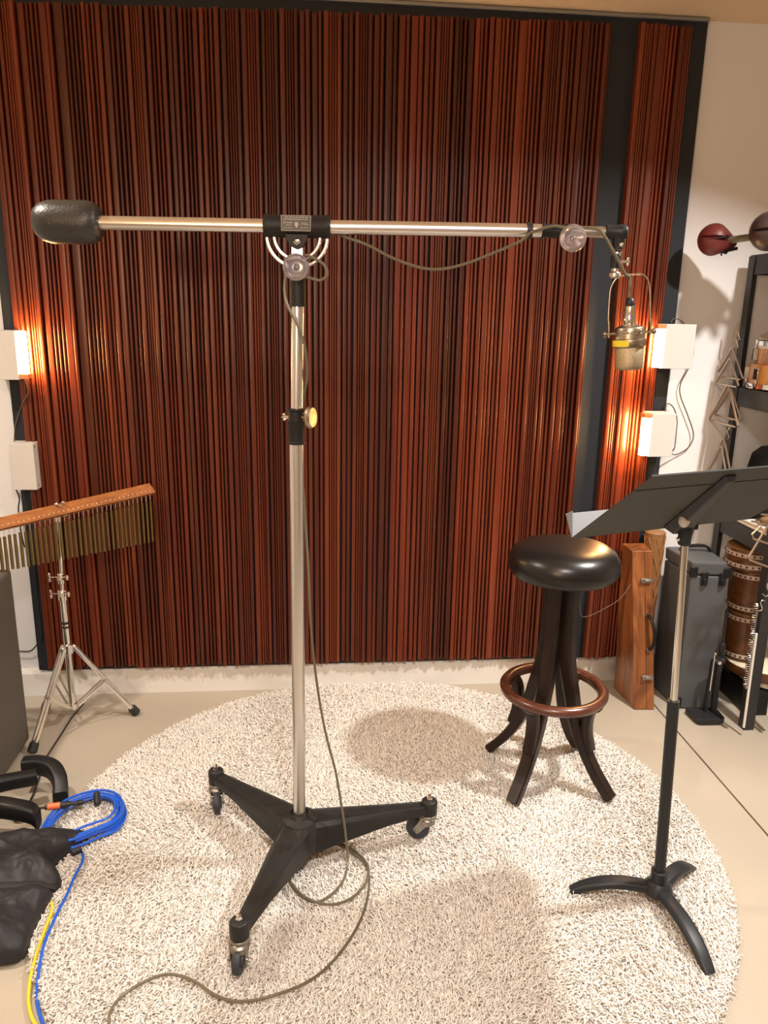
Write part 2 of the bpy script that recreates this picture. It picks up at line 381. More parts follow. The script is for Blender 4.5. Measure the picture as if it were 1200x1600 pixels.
# cast base: three tapering ridged legs in one casting
cast = MB()
tips = [V(-0.288, -0.800, 0.0), V(0.318, -0.985, 0.0), V(-0.168, -1.388, 0.0)]
hub = V(PX, PY, 0)
for tp in tips:
    d = (tp - hub); L = d.length; d.normalize(); n_ = V(-d.y, d.x, 0)
    rows = []
    for s_, hw, zt, zb in ((0.0, 0.040, 0.166, 0.085), (0.05, 0.040, 0.164, 0.080), (0.12, 0.034, 0.160, 0.092), (0.24, 0.025, 0.152, 0.112), (L - 0.02, 0.019, 0.146, 0.120), (L, 0.017, 0.146, 0.120)):
        c = hub + d * s_
        rows.append([c + n_ * hw * 1.02 + V(0, 0, zb), c + n_ * hw + V(0, 0, zt - 0.012), c + n_ * hw * 0.72 + V(0, 0, zt - 0.001), c + n_ * hw * 0.62 + V(0, 0, zt - 0.004),
                     c - n_ * hw * 0.62 + V(0, 0, zt - 0.004), c - n_ * hw * 0.72 + V(0, 0, zt - 0.001), c - n_ * hw + V(0, 0, zt - 0.012), c - n_ * hw * 1.02 + V(0, 0, zb)])
    K = 8; vs = [v for r in rows for v in r]; fs = []
    for i in range(len(rows) - 1):
        for k in range(K): fs.append((i * K + k, i * K + (k + 1) % K, (i + 1) * K + (k + 1) % K, (i + 1) * K + k))
    fs.append(tuple(range(K))[::-1]); fs.append(tuple((len(rows) - 1) * K + k for k in range(K)))
    cast.add(vs, fs)
    e = hub + d * L
    cast.lathe([(0.019, 0.112), (0.0225, 0.116), (0.0225, 0.150), (0.019, 0.155), (0.010, 0.157)], e, n=24)
cast.lathe([(0.052, 0.082), (0.056, 0.090), (0.056, 0.150), (0.046, 0.166), (0.030, 0.172), (0.024, 0.182), (0.024, 0.172)], hub, n=32)
cast.build('base', M_castb, st, bev=0.002)
for tp, wa, tr in zip(tips, (-1.45, 2.85, -1.75), (0.03, 0.034, 0.012)):
    cs = MB()
    wd = V(math.cos(wa), math.sin(wa), 0); ax = V(-wd.y, wd.x, 0)
    wc = tp + wd * tr * 0.9 + V(0, 0, 0.062)
    cs.lathe([(0.016, 0.098), (0.022, 0.102), (0.022, 0.112), (0.012, 0.114)], tp, n=20); cs.lathe([(0.0165, 0.080), (0.0225, 0.083), (0.0235, 0.098), (0.018, 0.103)], tp + wd * 0.004, n=20)
    for sgn in (-1, 1):
        o_ = ax * (0.0155 * sgn)
        cs.prism([tp + wd * -0.018 + V(0, 0, 0.104) + o_, tp + wd * 0.020 + V(0, 0, 0.104) + o_, wc + wd * 0.011 + V(0, 0, 0.004) + o_, wc + V(0, 0, -0.010) + o_, wc + wd * -0.011 + o_], ax * 0.003 * sgn)
    cs.cyl(wc - ax * 0.022, wc + ax * 0.022, 0.005, n=10)
    cas = cs.build('caster', M_steel, st, bev=0.001)
    wh = MB().lathe([(0.012, -0.0135), (0.017, -0.0135), (0.018, -0.009), (0.026, -0.009), (0.031, -0.0085), (0.0335, -0.004), (0.0335, 0.004), (0.031, 0.0085), (0.026, 0.009), (0.018, 0.009), (0.017, 0.0135), (0.012, 0.0135)], wc, ax, n=32)
    wh.build('wheel', M_wheel, cas)
    MB().lathe([(0.0085, 0.155), (0.0085, 0.163), (0.005, 0.170), (0.001, 0.172)], tp, n=6).build('cap_nut', M_chrome, cas)
# poles
MB().cyl((PX, PY, 0.172), (PX + 0.003, PY, 1.175), 0.0165, n=32).build('lower_pole', M_alu, st)
MB().cyl((PX + 0.003, PY, 1.16), (PX + 0.010, PY, 1.49), 0.0138, n=32).build('upper_pole', M_alu, st)
col = MB().lathe([(0.0165, 0), (0.0205, 0.002), (0.0205, 0.006), (0.0190, 0.008), (0.0190, 0.046), (0.0205, 0.049), (0.0205, 0.052), (0.0175, 0.054), (0.0175, 0.076), (0.0205, 0.079), (0.0205, 0.083), (0.015, 0.084)], (PX + 0.003, PY, 1.163), n=32).build('height_collar', M_blackp, st)
kx = Vector((0.90, -0.42, 0.05)).normalized(); kc = V(PX + 0.003, PY, 1.226)
MB().lathe([(0.006, 0.010), (0.006, 0.024), (0.010, 0.026), (0.022, 0.030), (0.0255, 0.033), (0.0255, 0.039), (0.022, 0.043), (0.010, 0.044)], kc, kx, n=36).build('height_knob', M_micb, col)
wg = MB().cyl(kc - kx * 0.018, kc - kx * 0.030, 0.004, n=12); wg.sph(kc - kx * 0.030 + V(0, 0, 0.006), 0.0045, n=10); wg.sph(kc - kx * 0.030 - V(0, 0, 0.005), 0.004, n=10)
wg.lathe([(0.004, 0), (0.001, 0.008)], kc - kx * 0.030, -kx, n=10)
wg.build('wing_screw', M_chrome, col)
# boom tubes
MB().cyl(B(-0.44), B(0.530), 0.0148, n=32).build('boom_tube', M_alu, st)
MB().cyl(B(0.50), B(0.670), 0.0118, n=32).build('inner_boom_tube', M_alud, st)
slv = MB().lathe([(0.012, 0), (0.0165, 0.002), (0.0165, 0.006), (0.0150, 0.010), (0.0150, 0.052), (0.0168, 0.056), (0.0168, 0.060), (0.012, 0.061)], B(0.528), BD, n=28)
slv.build('boom_sleeve', M_blackp, st)
MB().lathe([(0.008, 0.010), (0.008, 0.040), (0.016, 0.044), (0.0265, 0.046), (0.0285, 0.050), (0.0275, 0.054), (0.020, 0.057), (0.004, 0.052), (0.003, 0.060), (0.0005, 0.062)], B(0.588, 0, -0.018), BN, n=36).build('sleeve_knob', M_clear, st)
MB().cyl(B(0.497), B(0.509), 0.0172, n=24).build('cable_strap', M_cordb, st)
# counterweight
wl = [(0.004, 0), (0.018, 0.0015), (0.030, 0.007), (0.0395, 0.019), (0.0445, 0.036), (0.0455, 0.050), (0.0455, 0.112), (0.044, 0.126), (0.038, 0.137), (0.030, 0.143), (0.016, 0.145)]
MB().lathe(wl, B(-0.570), BD, n=40).build('counterweight', M_weight, st)
# clutch body (black casting round the boom) with the engraved plate
cl = MB().lathe([(0.0155, -0.073), (0.0235, -0.071), (0.0245, -0.067), (0.0235, -0.060), (0.0230, 0.0), (0.0235, 0.060), (0.0255, 0.066), (0.0245, 0.072), (0.0155, 0.073)], B(0.0), BD, n=36)
cl.prism([B(-0.024, 0.018, -0.018), B(-0.020, 0.018, -0.030), B(-0.012, 0.018, -0.043), B(0.0, 0.018, -0.048), B(0.012, 0.018, -0.043), B(0.020, 0.018, -0.030), B(0.024, 0.018, -0.018)], BN * -0.030)
clo = cl.build('boom_clutch', M_blackp, st)
pz = 0.002
pl_ = MB().prism([B(-0.033, 0.0225, -0.015 + pz), B(0.033, 0.0225, -0.015 + pz), B(0.033, 0.0225, 0.019 + pz), B(-0.033, 0.0225, 0.019 + pz)], BN * 0.0025)
plate = pl_.build('nameplate', M_plate, clo, bev=0.002)
pr = MB()
def bar(s0, s1, z, t=0.0012): pr.prism([B(s0, 0.0250, z - t / 2 + pz), B(s1, 0.0250, z - t / 2 + pz), B(s1, 0.0250, z + t / 2 + pz), B(s0, 0.0250, z + t / 2 + pz)], BN * 0.0006)
bar(-0.031, 0.031, 0.0172, 0.0010); bar(-0.031, 0.031, -0.0132, 0.0010)
for s in (-0.031, 0.031): pr.prism([B(s - 0.0005, 0.0250, -0.0132 + pz), B(s + 0.0005, 0.0250, -0.0132 + pz), B(s + 0.0005, 0.0250, 0.0172 + pz), B(s - 0.0005, 0.0250, 0.0172 + pz)], BN * 0.0006)
rq = random.Random(4)
for z, a, b_, h in ((0.0138, -0.024, 0.026, 0.0022), (0.0096, -0.027, 0.027, 0.0022), (0.0030, -0.027, -0.008, 0.0026), (-0.0020, -0.022, -0.010, 0.0018), (-0.0075, -0.026, -0.008, 0.0014), (0.0025, 0.011, 0.025, 0.0014), (-0.0005, 0.010, 0.027, 0.0016), (-0.0070, 0.010, 0.026, 0.0014)):
    s = a
    while s < b_:
        lw = rq.uniform(0.0010, 0.0020)
        bar(s, min(s + lw, b_), z, h)
        s += lw + (0.0007 if rq.random() < 0.8 else 0.0020)
pr.prism([B(-0.0025, 0.0250, 0.004 + pz), B(0.005, 0.0250, 0.004 + pz), B(0.0055, 0.0250, -0.002 + pz), B(0.0015, 0.0250, -0.008 + pz), B(-0.003, 0.0250, -0.002 + pz)], BN * 0.0008)
pr.build('plate_print', M_print, clo, smooth=False)
MB().lathe([(0.0075, 0), (0.0075, 0.006), (0.005, 0.009), (0.001, 0.010)], B(0.002, 0.018, -0.033), BN, n=16).build('clutch_bolt', M_chrome, clo)
# quadrant arcs below the clutch
qd = MB()
for R_, wdt in ((0.066, 0.0045), (0.050, 0.0042)):
    pts = [B(R_ * math.cos(a), 0.0, -0.020 + 0.0 - R_ * 0.98 * math.sin(-a) * -1 * -1) for a in [-(PI) * k / 24 for k in range(25)]]
    pts = [B(R_ * math.cos(PI * k / 24), 0.0, -0.020 - R_ * 0.98 * math.sin(PI * k / 24)) for k in range(25)]
    qd.sweep(pts, BN, [(0.010, wdt * 1.7)] * 25)
qd.box(B(0.0, 0, -0.058), (0.024, 0.012, 0.030), Matrix((BD, -BN, V(0, 0, 1))).transposed())
for sg in (-1, 1): qd.sweep([B(sg * 0.068, 0, -0.018), B(sg * 0.048, 0, -0.018)], BN, [(0.010, 0.006)] * 2)
qd.build('tilt_quadrant', M_alu, st)
nk = MB().cyl(B(0.0, 0.0, -0.100), B(0.0, 0.0, -0.165), 0.0170, n=28, bev=0.001); nk.cyl(B(0, 0, -0.163), B(0, 0, -0.168), 0.0185, n=28)
nk.box(B(0, -0.002, -0.088), (0.030, 0.022, 0.034), Matrix((BD, -BN, V(0, 0, 1))).transposed())
nk.build('pole_top_socket', M_blackp, st, bev=0.001)
MB().lathe([(0.008, 0.006), (0.008, 0.020), (0.016, 0.026), (0.0265, 0.030), (0.0285, 0.034), (0.0280, 0.038), (0.0240, 0.040), (0.0215, 0.036), (0.008, 0.033), (0.0035, 0.034), (0.0030, 0.040), (0.0005, 0.041)], B(0.0, 0, -0.086), BN, n=40).build('clutch_knob', M_clear, st)
# end elbow and swivel carrying the microphone
el = MB().lathe([(0.012, 0), (0.0155, 0.002), (0.0155, 0.030), (0.0165, 0.032), (0.0165, 0.044), (0.0150, 0.047), (0.008, 0.048)], B(0.667), BD, n=28)
el.cyl(B(0.699, 0, 0.0), B(0.699, 0, -0.036), 0.0105, n=20)
el.box(B(0.699, 0, -0.020), (0.022, 0.020, 0.022))
el.build('end_elbow', M_blackm, st, bev=0.001)
sw = MB().lathe([(0.0085, 0), (0.011, 0.003), (0.011, 0.007), (0.0085, 0.009)], B(0.699, 0, -0.048), (0, 0, 1), n=20)
sw.sph(B(0.703, 0.010, -0.026), 0.0055, n=12); sw.build('swivel_ring', M_chrome, st)
sw2 = MB().cyl(B(0.697, 0, -0.048), B(0.697, 0, -0.074), 0.0112, n=20, bev=0.001); sw2.build('swivel_body', M_blackm, st)
sw3 = MB().cyl(B(0.707, 0.002, -0.060), B(0.726, 0.004, -0.060), 0.003, n=10); sw3.sph(B(0.722, 0.004, -0.055), 0.004, n=10); sw3.sph(B(0.722, 0.004, -0.065), 0.004, n=10)
sw3.build('swivel_screw', M_chrome, st)

# ------------------------------------------------------------------ microphone hanging from the boom
mc = thing('microphone', tuple(B(0.697, 0, -0.093)), 'vintage nickel microphone with yellow tape hanging upside down from the boom tip', 'microphone')
top = B(0.697, 0, -0.093)
A0 = V(0.700, -1.121, 1.516); A1 = V(0.7135, -1.121, 1.352); ax = (A1 - A0).normalized()
side = (BD - ax * BD.dot(ax)).normalized(); frt = ax.cross(side); frt = frt if frt.dot(BN) > 0 else -frt
def A(t, s=0.0, f_=0.0): return A0 + ax * t + side * s + frt * f_
MB().lathe([(0.010, 0), (0.013, 0.003), (0.013, 0.010), (0.009, 0.014), (0.009, 0.020)], top + V(0, 0, -0.002), n=24).build('yoke_mount', M_alud, mc)
yk = [A(0.066, -0.047), A(0.050, -0.0475), A(0.0, -0.0445), A(-0.018, -0.040), A(-0.033, -0.028), A(-0.037, -0.012), A(-0.037, 0.014), A(-0.035, 0.026), A(-0.024, 0.037), A(-0.006, 0.0425), A(0.020, 0.0445), A(0.066, 0.0455)]
yk = cat(yk, 5); MB().sweep(yk, frt, [(0.008, 0.0034)] * len(yk), rnd=0.3).build('yoke', M_micb, mc)
MB().cyl(A(-0.002), A(0.014), 0.0042, n=14).build('cable_boot', M_cable, mc)
MB().lathe([(0.0045, 0.0), (0.0075, 0.002), (0.0100, 0.008), (0.0105, 0.014), (0.010, 0.018)], A(0.012), ax, n=24).build('connector', M_blackm, mc)
MB().lathe([(0.0105, 0), (0.0115, 0.002), (0.0132, 0.030), (0.0132, 0.036), (0.012, 0.038), (0.0155, 0.040), (0.0155, 0.043), (0.010, 0.044)], A(0.030), ax, n=32).build('chrome_barrel', M_chrome, mc)
bd = MB().lathe([(0.012, 0), (0.0200, 0.001), (0.0300, 0.005), (0.0322, 0.009), (0.0322, 0.017), (0.0330, 0.0175), (0.0335, 0.029), (0.0315, 0.030), (0.0315, 0.031)], A(0.071), ax, n=44)
body = bd.build('body', M_micb, mc)
for s_, t_ in ((-0.017, 0.079), (-0.014, 0.086), (0.018, 0.084)):
    MB().lathe([(0.003, 0), (0.003, 0.004), (0.001, 0.0045)], A(t_, s_, 0.0275), frt, n=10).build('screw', M_steel, body)
MB().lathe([(0.0315, 0), (0.0362, 0.001), (0.0366, 0.003), (0.0366, 0.015), (0.0355, 0.017), (0.0305, 0.018)], A(0.1005), ax, n=48).build('ring', M_micb, mc)
# grille: mesh basket
gm = MB().lathe([(0.0305, 0), (0.0312, 0.002), (0.0312, 0.042), (0.0300, 0.048), (0.0265, 0.0515), (0.015, 0.0525), (0.001, 0.053)], A(0.117), ax, n=48)
M_mesh, nt, b = nm('woven_brass_mesh'); b.inputs['Metallic'].default_value = 0.9; b.inputs['Roughness'].default_value = 0.45
tc = nt.nodes.new('ShaderNodeTexCoord'); vo = nt.nodes.new('ShaderNodeTexVoronoi'); vo.inputs['Scale'].default_value = 700
cr = nt.nodes.new('ShaderNodeValToRGB'); cr.color_ramp.elements[0].color = (0.10, 0.075, 0.045, 1); cr.color_ramp.elements[1].color = (0.55, 0.44, 0.28, 1); cr.color_ramp.elements[1].position = 0.6
bp = nt.nodes.new('ShaderNodeBump'); bp.inputs['Strength'].default_value = 0.6; bp.inputs['Distance'].default_value = 0.001
nt.links.new(tc.outputs['Object'], vo.inputs['Vector']); nt.links.new(vo.outputs['Distance'], cr.inputs[0]); nt.links.new(cr.outputs[0], b.inputs['Base Color'])
nt.links.new(vo.outputs['Distance'], bp.inputs['Height']); nt.links.new(bp.outputs[0], b.inputs['Normal'])
gm.build('grille', M_mesh, mc)
tp_ = []
ang0 = math.atan2(frt.dot(frt), 0)
vs = []; n_ = 10
for i in range(n_ + 1):
    a = math.radians(-92 + 74 * i / n_)      # angle from the front, towards the left side
    d_ = frt * math.cos(a) + side * math.sin(a)
    for r_, t_ in ((0.0366, 0.1025), (0.0371, 0.1025), (0.0371, 0.1158), (0.0366, 0.1158)): vs.append(A0 + ax * t_ + d_ * r_)
fs = []
for i in range(n_):
    for k in range(4): fs.append((i * 4 + k, i * 4 + (k + 1) % 4, i * 4 + 4 + (k + 1) % 4, i * 4 + 4 + k))
fs += [(0, 1, 2, 3), tuple(n_ * 4 + k for k in (3, 2, 1, 0))]
MB().add(vs, fs).build('yellow_tape', M_tape, mc)
for sg in (-1, 1):
    s0 = 0.0465 * sg
    tsd = side * sg
    MB().lathe([(0.003, -0.014), (0.003, 0.004), (0.0065, 0.005), (0.0070, 0.008), (0.0065, 0.012), (0.002, 0.013)], A(0.088, s0 * 1.0) , tsd, n=20).build('thumbscrew', M_micb, mc)
    MB().sweep([A(0.060, s0), A(0.096, s0)], frt, [(0.010, 0.0034)] * 2).build('yoke_end', M_micb, mc)

# ------------------------------------------------------------------ microphone cable, one long run
cpts = [A(0.0), A(-0.012, -0.001, 0.003), V(0.695, -1.125, 1.546), V(0.683, -1.130, 1.552), V(0.672, -1.135, 1.564), V(0.644, -1.148, 1.597), V(0.618, -1.155, 1.628), V(0.600, -1.150, 1.642)]
cpts += [B(0.575, 0.020, 0.006), B(0.55, 0.0205, 0.008), B(0.52, 0.020, 0.000), B(0.503, 0.020, -0.006), V(0.448, -1.110, 1.616), V(0.394, -1.105, 1.592), V(0.333, -1.098, 1.568), V(0.277, -1.090, 1.556), V(0.228, -1.084, 1.561), V(0.172, -1.076, 1.580), V(0.123, -1.066, 1.604), B(0.105, -0.004, -0.020), B(0.085, -0.020, -0.012)]
cpts += [B(0.055, -0.030, -0.020), B(0.038, -0.026, -0.050), B(0.024, -0.018, -0.066), B(0.020, 0.016, -0.060), B(0.036, 0.022, -0.066), B(0.060, 0.024, -0.080), B(0.066, 0.024, -0.100), B(0.050, 0.024, -0.112), B(0.024, 0.022, -0.106), B(0.0, 0.022, -0.103), B(-0.020, 0.022, -0.100)]
cpts += [B(-0.026, 0.026, -0.130), B(-0.020, 0.028, -0.165), B(-0.002, 0.026, -0.200), B(0.008, 0.024, -0.225), B(0.0165, 0.018, -0.255), B(0.019, 0.006, -0.290), B(0.017, -0.008, -0.330), B(0.006, -0.024, -0.38), V(-0.030, -1.020, 1.17), V(-0.020, -1.022, 1.0)]
cpts += [V(-0.012, -1.040, 0.86), V(-0.007, -1.052, 0.72), V(0.006, -1.055, 0.568), V(0.028, -1.062, 0.425), V(0.054, -1.070, 0.314), V(0.072, -1.080, 0.20), V(0.084, -1.092, 0.10)]
fl = [[0.085, -1.110], [0.071, -1.150], [0.036, -1.192], [-0.004, -1.207], [-0.049, -1.175], [-0.070, -1.116], [-0.063, -1.056], [-0.021, -1.003], [0.032, -0.990], [0.093, -1.016], [0.133, -1.070], [0.140, -1.119], [0.123, -1.176], [0.084, -1.213], [0.036, -1.223], [-0.020, -1.204], [-0.061, -1.152], [-0.078, -1.092], [-0.052, -1.032], [0.014, -0.997], [0.084, -1.020], [0.133, -1.082], [0.140, -1.143], [0.126, -1.231], [0.094, -1.311], [0.039, -1.392], [-0.018, -1.448], [-0.087, -1.479], [-0.154, -1.485], [-0.210, -1.467], [-0.270, -1.426], [-0.328, -1.407], [-0.380, -1.421], [-0.416, -1.455], [-0.427, -1.497], [-0.422, -1.528], [-0.410, -1.600]]
for i, (x, y) in enumerate(fl): cpts.append(V(x, y, 0.060 if i == 0 else 0.037 + 0.004 * math.sin(i * 1.7) + (0.004 if 9 < i < 17 else 0)))
tag(MB().tube(cat(cpts, 6), 0.0033, n=8).build('microphone_cable', M_cable), 'olive grey cable looping from the boom down the pole and across the rug', 'cable')

# ------------------------------------------------------------------ bar stool
SX, SY = 0.750, -0.690
sl = thing('bar_stool', (SX, SY, 0.02), 'dark wooden bar stool with round black leather seat and wooden footrest ring', 'stool')
MB().lathe([(0.150, 0.712), (0.157, 0.714), (0.163, 0.724), (0.166, 0.742), (0.163, 0.762), (0.152, 0.782), (0.132, 0.795), (0.100, 0.803), (0.060, 0.807), (0.020, 0.808), (0.001, 0.808)], (SX, SY, 0), n=64).build('seat', M_leather, sl)
ub = MB().lathe([(0.120, 0.706), (0.148, 0.707), (0.150, 0.713), (0.140, 0.716)], (SX, SY, 0), n=48); ub.cyl((SX, SY, 0.690), (SX, SY, 0.708), 0.085, n=32)
ub.build('seat_base', M_dkwood, sl)
lpath = [(0.029, 0.700), (0.029, 0.62), (0.031, 0.54), (0.036, 0.47), (0.046, 0.40), (0.063, 0.33), (0.080, 0.26), (0.103, 0.20), (0.131, 0.145), (0.163, 0.095), (0.196, 0.055), (0.216, 0.032)]
for k in range(4):
    a = math.radians(45 + 90 * k); d = V(math.cos(a), math.sin(a), 0); n_ = V(-d.y, d.x, 0)
    p = cat([V(SX, SY, 0) + d * r + V(0, 0, z) for r, z in lpath], 3)
    sz = [(0.048 - 0.010 * (i / (len(p) - 1)), 0.048 - 0.018 * min(1, 1.3 * i / (len(p) - 1))) for i in range(len(p))]
    lg = MB().sweep(p, n_, sz, n_corner=1, rnd=0.14).build('leg', M_dkwood, sl)
    q = cat([V(SX, SY, 0) + d * r + V(0, 0, z) for r, z in [(0.066, 0.395), (0.094, 0.370), (0.124, 0.340), (0.140, 0.312)]], 3)
    q2 = cat([V(SX, SY, 0) + d * r + V(0, 0, z) for r, z in [(0.150, 0.322), (0.130, 0.302), (0.121, 0.262), (0.124, 0.215), (0.138, 0.165)]], 3)
    MB().sweep(q2, n_, [(0.036, 0.032 - 0.010 * i / (len(q2) - 1)) for i in range(len(q2))], rnd=0.15).build('brace', M_dkwood, lg)
rr = [V(SX + 0.152 * math.cos(t), SY + 0.152 * math.sin(t), 0.332) for t in [2 * PI * k / 72 for k in range(72)]]
rg = MB(); vs = []; fs = []
sec = [(-0.014, -0.013), (0.012, -0.013), (0.017, -0.006), (0.017, 0.004), (0.011, 0.012), (0.0, 0.015), (-0.010, 0.012), (-0.015, 0.004)]
for i in range(72):
    t = 2 * PI * i / 72; d = V(math.cos(t), math.sin(t), 0)
    for r_, z_ in sec: vs.append(V(SX, SY, 0.330) + d * (0.150 + r_) + V(0, 0, z_))
for i in range(72):
    for k in range(8): fs.append((i * 8 + k, i * 8 + (k + 1) % 8, ((i + 1) % 72) * 8 + (k + 1) % 8, ((i + 1) % 72) * 8 + k))
rg.add(vs, fs).build('footrest_ring', M_ring, sl, ang=50)
cd_ = cat([V(0.832, -0.61, 0.700), V(0.842, -0.600, 0.60), V(0.870, -0.55, 0.52), V(0.930, -0.45, 0.468), V(1.02, -0.36, 0.455), V(1.12, -0.27, 0.46), V(1.195, -0.185, 0.485)], 5)
tag(MB().tube(cd_, 0.0014, n=6).build('thin_cord', M_cordg), 'thin grey cord hanging between the stool seat and the wooden case', 'cord')

# ------------------------------------------------------------------ music stand
HX, HY = 0.868, -1.250
ms = thing('music_stand', (HX, HY, 0.02), 'black sheet music stand on three curved feet, seen from the back of its desk', 'music stand')
hb = MB().lathe([(0.034, 0.048), (0.037, 0.054), (0.032, 0.072), (0.022, 0.082), (0.021, 0.112), (0.0185, 0.114)], (HX, HY, 0), n=28); hb.build('hub', M_blackm, ms)
for tx, ty in ((0.660, -1.200), (1.015, -1.140), (0.892, -1.478)):
    d = V(tx - HX, ty - HY, 0); L = d.length; d.normalize(); n_ = V(-d.y, d.x, 0)
    ps = cat([V(HX, HY, 0) + d * (L * s_) + V(0, 0, z) for s_, z in ((0.08, 0.058), (0.25, 0.062), (0.45, 0.063), (0.65, 0.056), (0.82, 0.043), (0.94, 0.029), (1.0, 0.021))], 4)
    N_ = len(ps)
    MB().sweep(ps, n_, [(0.040 - 0.012 * max(0, (i / (N_ - 1) - 0.55)) / 0.45, 0.026 - 0.010 * (i / (N_ - 1))) for i in range(N_)], n_corner=4, rnd=0.48).build('leg', M_blackm, ms)
t0 = V(HX, HY, 0.09); t1 = V(0.849, -1.248, 0.585); t2 = V(0.829, -1.246, 1.004)
MB().cyl(t0, t1, 0.0140, n=28).build('lower_tube', M_blackm, ms)
MB().cyl(t1 - (t2 - t1) * 0.1, t2, 0.0085, n=24).build('upper_tube', M_chrome, ms)
# desk
ps_, th_, ro = math.radians(15.39), math.radians(142.44), math.radians(1.50)
h0 = V(math.cos(ps_), math.sin(ps_), 0); w0 = V(-math.sin(ps_), math.cos(ps_), 0); u0 = w0 * math.cos(th_) + V(0, 0, math.sin(th_))
dh = h0 * math.cos(ro) + u0 * math.sin(ro); du = u0 * math.cos(ro) - h0 * math.sin(ro)
dn = dh.cross(du); dn = -dn if dn.dot(V(0, -1, 0)) < 0 else dn       # back face normal, to the camera
DC = V(0.7898, -1.2231, 1.0018); SC = 0.952; HW = 0.254 * SC; HH = 0.32 * SC
def D(a, u, n=0.0): return DC + dh * a + du * u + dn * n
dk = MB()
dk.prism([D(-HW, 0), D(HW, 0), D(HW, HH), D(-HW, HH)], -dn * 0.0015)
dk.prism([D(-HW, HH - 0.0015), D(HW, HH - 0.0015), D(HW, HH), D(-HW, HH)], -dn * 0.004)
dk.prism([D(-HW, HH * 0.80, 0), D(HW, HH * 0.80, 0), D(HW, HH * 0.805, 0.0), D(-HW, HH * 0.805, 0.0)], dn * 0.0012)
dko = dk.build('desk', M_desk, ms, smooth=False)
lp = MB().prism([D(-HW, 0.0), D(-HW, 0.0015), D(-HW + 0.004, 0.0015, -0.058), D(-HW + 0.004, 0.0, -0.058)], dh * (2 * HW - 0.004))
lp.prism([D(-HW, 0.0, -0.0005), D(-HW + 0.006, 0.0, -0.058), D(-HW + 0.012, 0.016, -0.058), D(-HW, 0.003, -0.0005)], dh * 0.0012)
lp.build('lip', M_desk2, dko, smooth=False)
br = MB()
b0 = D(0.030, 0.004, 0); 
def E_(a, u, n): return D(a, u, n)
br.hexa([E_(-0.012, 0.010, 0.0), E_(0.060, 0.010, 0.0), E_(-0.030, 0.283, 0.0), E_(-0.062, 0.283, 0.0)], [E_(0.004, 0.016, 0.022), E_(0.050, 0.016, 0.022), E_(-0.036, 0.278, 0.012), E_(-0.054, 0.278, 0.012)])
bro = br.build('desk_bracket', M_blackm, ms, bev=0.003)
kt = t2 + V(0.000, 0, 0.0)
hd_ = MB().lathe([(0.0105, -0.035), (0.014, -0.033), (0.015, -0.012), (0.017, 0.0), (0.017, 0.018), (0.010, 0.026)], kt, (0, 0, 1), n=24)
hd_.box(kt + V(0.004, 0.010, 0.014), (0.052, 0.020, 0.028)); hd_.build('tilt_head', M_blackm, ms, bev=0.003)
kn = V(0.796, -1.298, 1.041); MB().cyl(kt + V(-0.002, -0.010, 0.014), kn, 0.006, n=12).build('knob_stem', M_blackm, ms)
MB().sph(kn, 0.0135, (0.95, 0.75, 1.2), n=24).build('tilt_knob', M_knob, ms)
MB().lathe([(0.004, 0), (0.005, 0.003), (0.002, 0.007)], kt + V(-0.0165, -0.006, -0.018), V(-1, -0.5, 0), n=12).build('friction_screw', M_chrome, ms)

# ------------------------------------------------------------------ lamp boxes on the wall
def lamp(x0, x1, z0, z1, yb, yf, side_, lit, label, cap_top):
    r = thing('wall_lamp' , ((x0 + x1) / 2, yb, z0), label, 'lamp', 'lamp boxes on the wall beside the slats')
    bx_ = MB().box(((x0 + x1) / 2, (yb + yf) / 2, (z0 + z1) / 2), (x1 - x0, yb - yf, z1 - z0)).build('housing', M_box, r, bev=0.0015, smooth=False)
    xs = x1 if side_ > 0 else x0
    if lit:
        xc = xs + side_ * 0.014; zc0, zc1 = (z0 + 0.003, z1 - 0.018) if cap_top else (z0 + 0.022, z1 + 0.0)
        MB().lathe([(0.010, 0), (0.0155, 0.002), (0.0155, zc1 - zc0 - 0.002), (0.010, zc1 - zc0)], (xc, yf + 0.020, zc0), n=24).build('light_tube', M_tube, r)
        ce = zc1 if cap_top else z0 + 0.002
        MB().box((xc, yf + 0.020, ce + 0.009), (0.033, 0.036, 0.017)).build('end_cap', M_terra, r, bev=0.002, smooth=False)
    if not lit:
        for zz in (z0 + 0.015, z1 - 0.012): MB().lathe([(0.003, 0), (0.003, 0.002), (0.001, 0.003)], (xs, yf + 0.012, zz), (side_, 0, 0), n=10).build('screw', M_steel, r)
    return r
lamp(-1.075, -0.982, 1.221, 1.382, -0.001, -0.112, 1, True, 'lit lamp box on the left wall above the unlit box', False)
lamp(-1.046, -0.966, 0.836, 1.000, -0.019, -0.090, 1, False, 'unlit off-white lamp box below the lit one at the left of the slats', False)
lamp(1.254, 1.366, 1.284, 1.440, -0.046, -0.125, -1, True, 'lit lamp box at the right of the slats, upper of the two', True)
lamp(1.238, 1.328, 0.962, 1.122, -0.046, -0.125, -1, True, 'lit lamp box at the right of the slats, just above the music stand', True)
def cord(pts, r, m, label, y=-0.03):
    tag(MB().tube(cat([V(*p) for p in pts], 6), r, n=6).build('power_cord', m), label, 'cord')
cord([(1.300, -0.060, 1.445), (1.321, -.035, 1.459), (1.362, -.012, 1.450), (1.398, -.008, 1.409), (1.424, -.006, 1.345), (1.413, -.006, 1.281), (1.389, -.006, 1.222), (1.394, -.006, 1.174), (1.431, -.006, 1.102), (1.463, -.006, 1.029), (1.451, -.006, 0.979), (1.406, -.006, 0.950), (1.365, -.04, 0.962), (1.352, -.09, 0.990), (1.372, -.05, 1.03), (1.389, -.010, 1.085), (1.369, -.010, 1.131), (1.333, -.03, 1.148), (1.316, -.06, 1.121)], 0.0022, M_cordg, 'brown cord snaking down the white wall between the two right lamps')
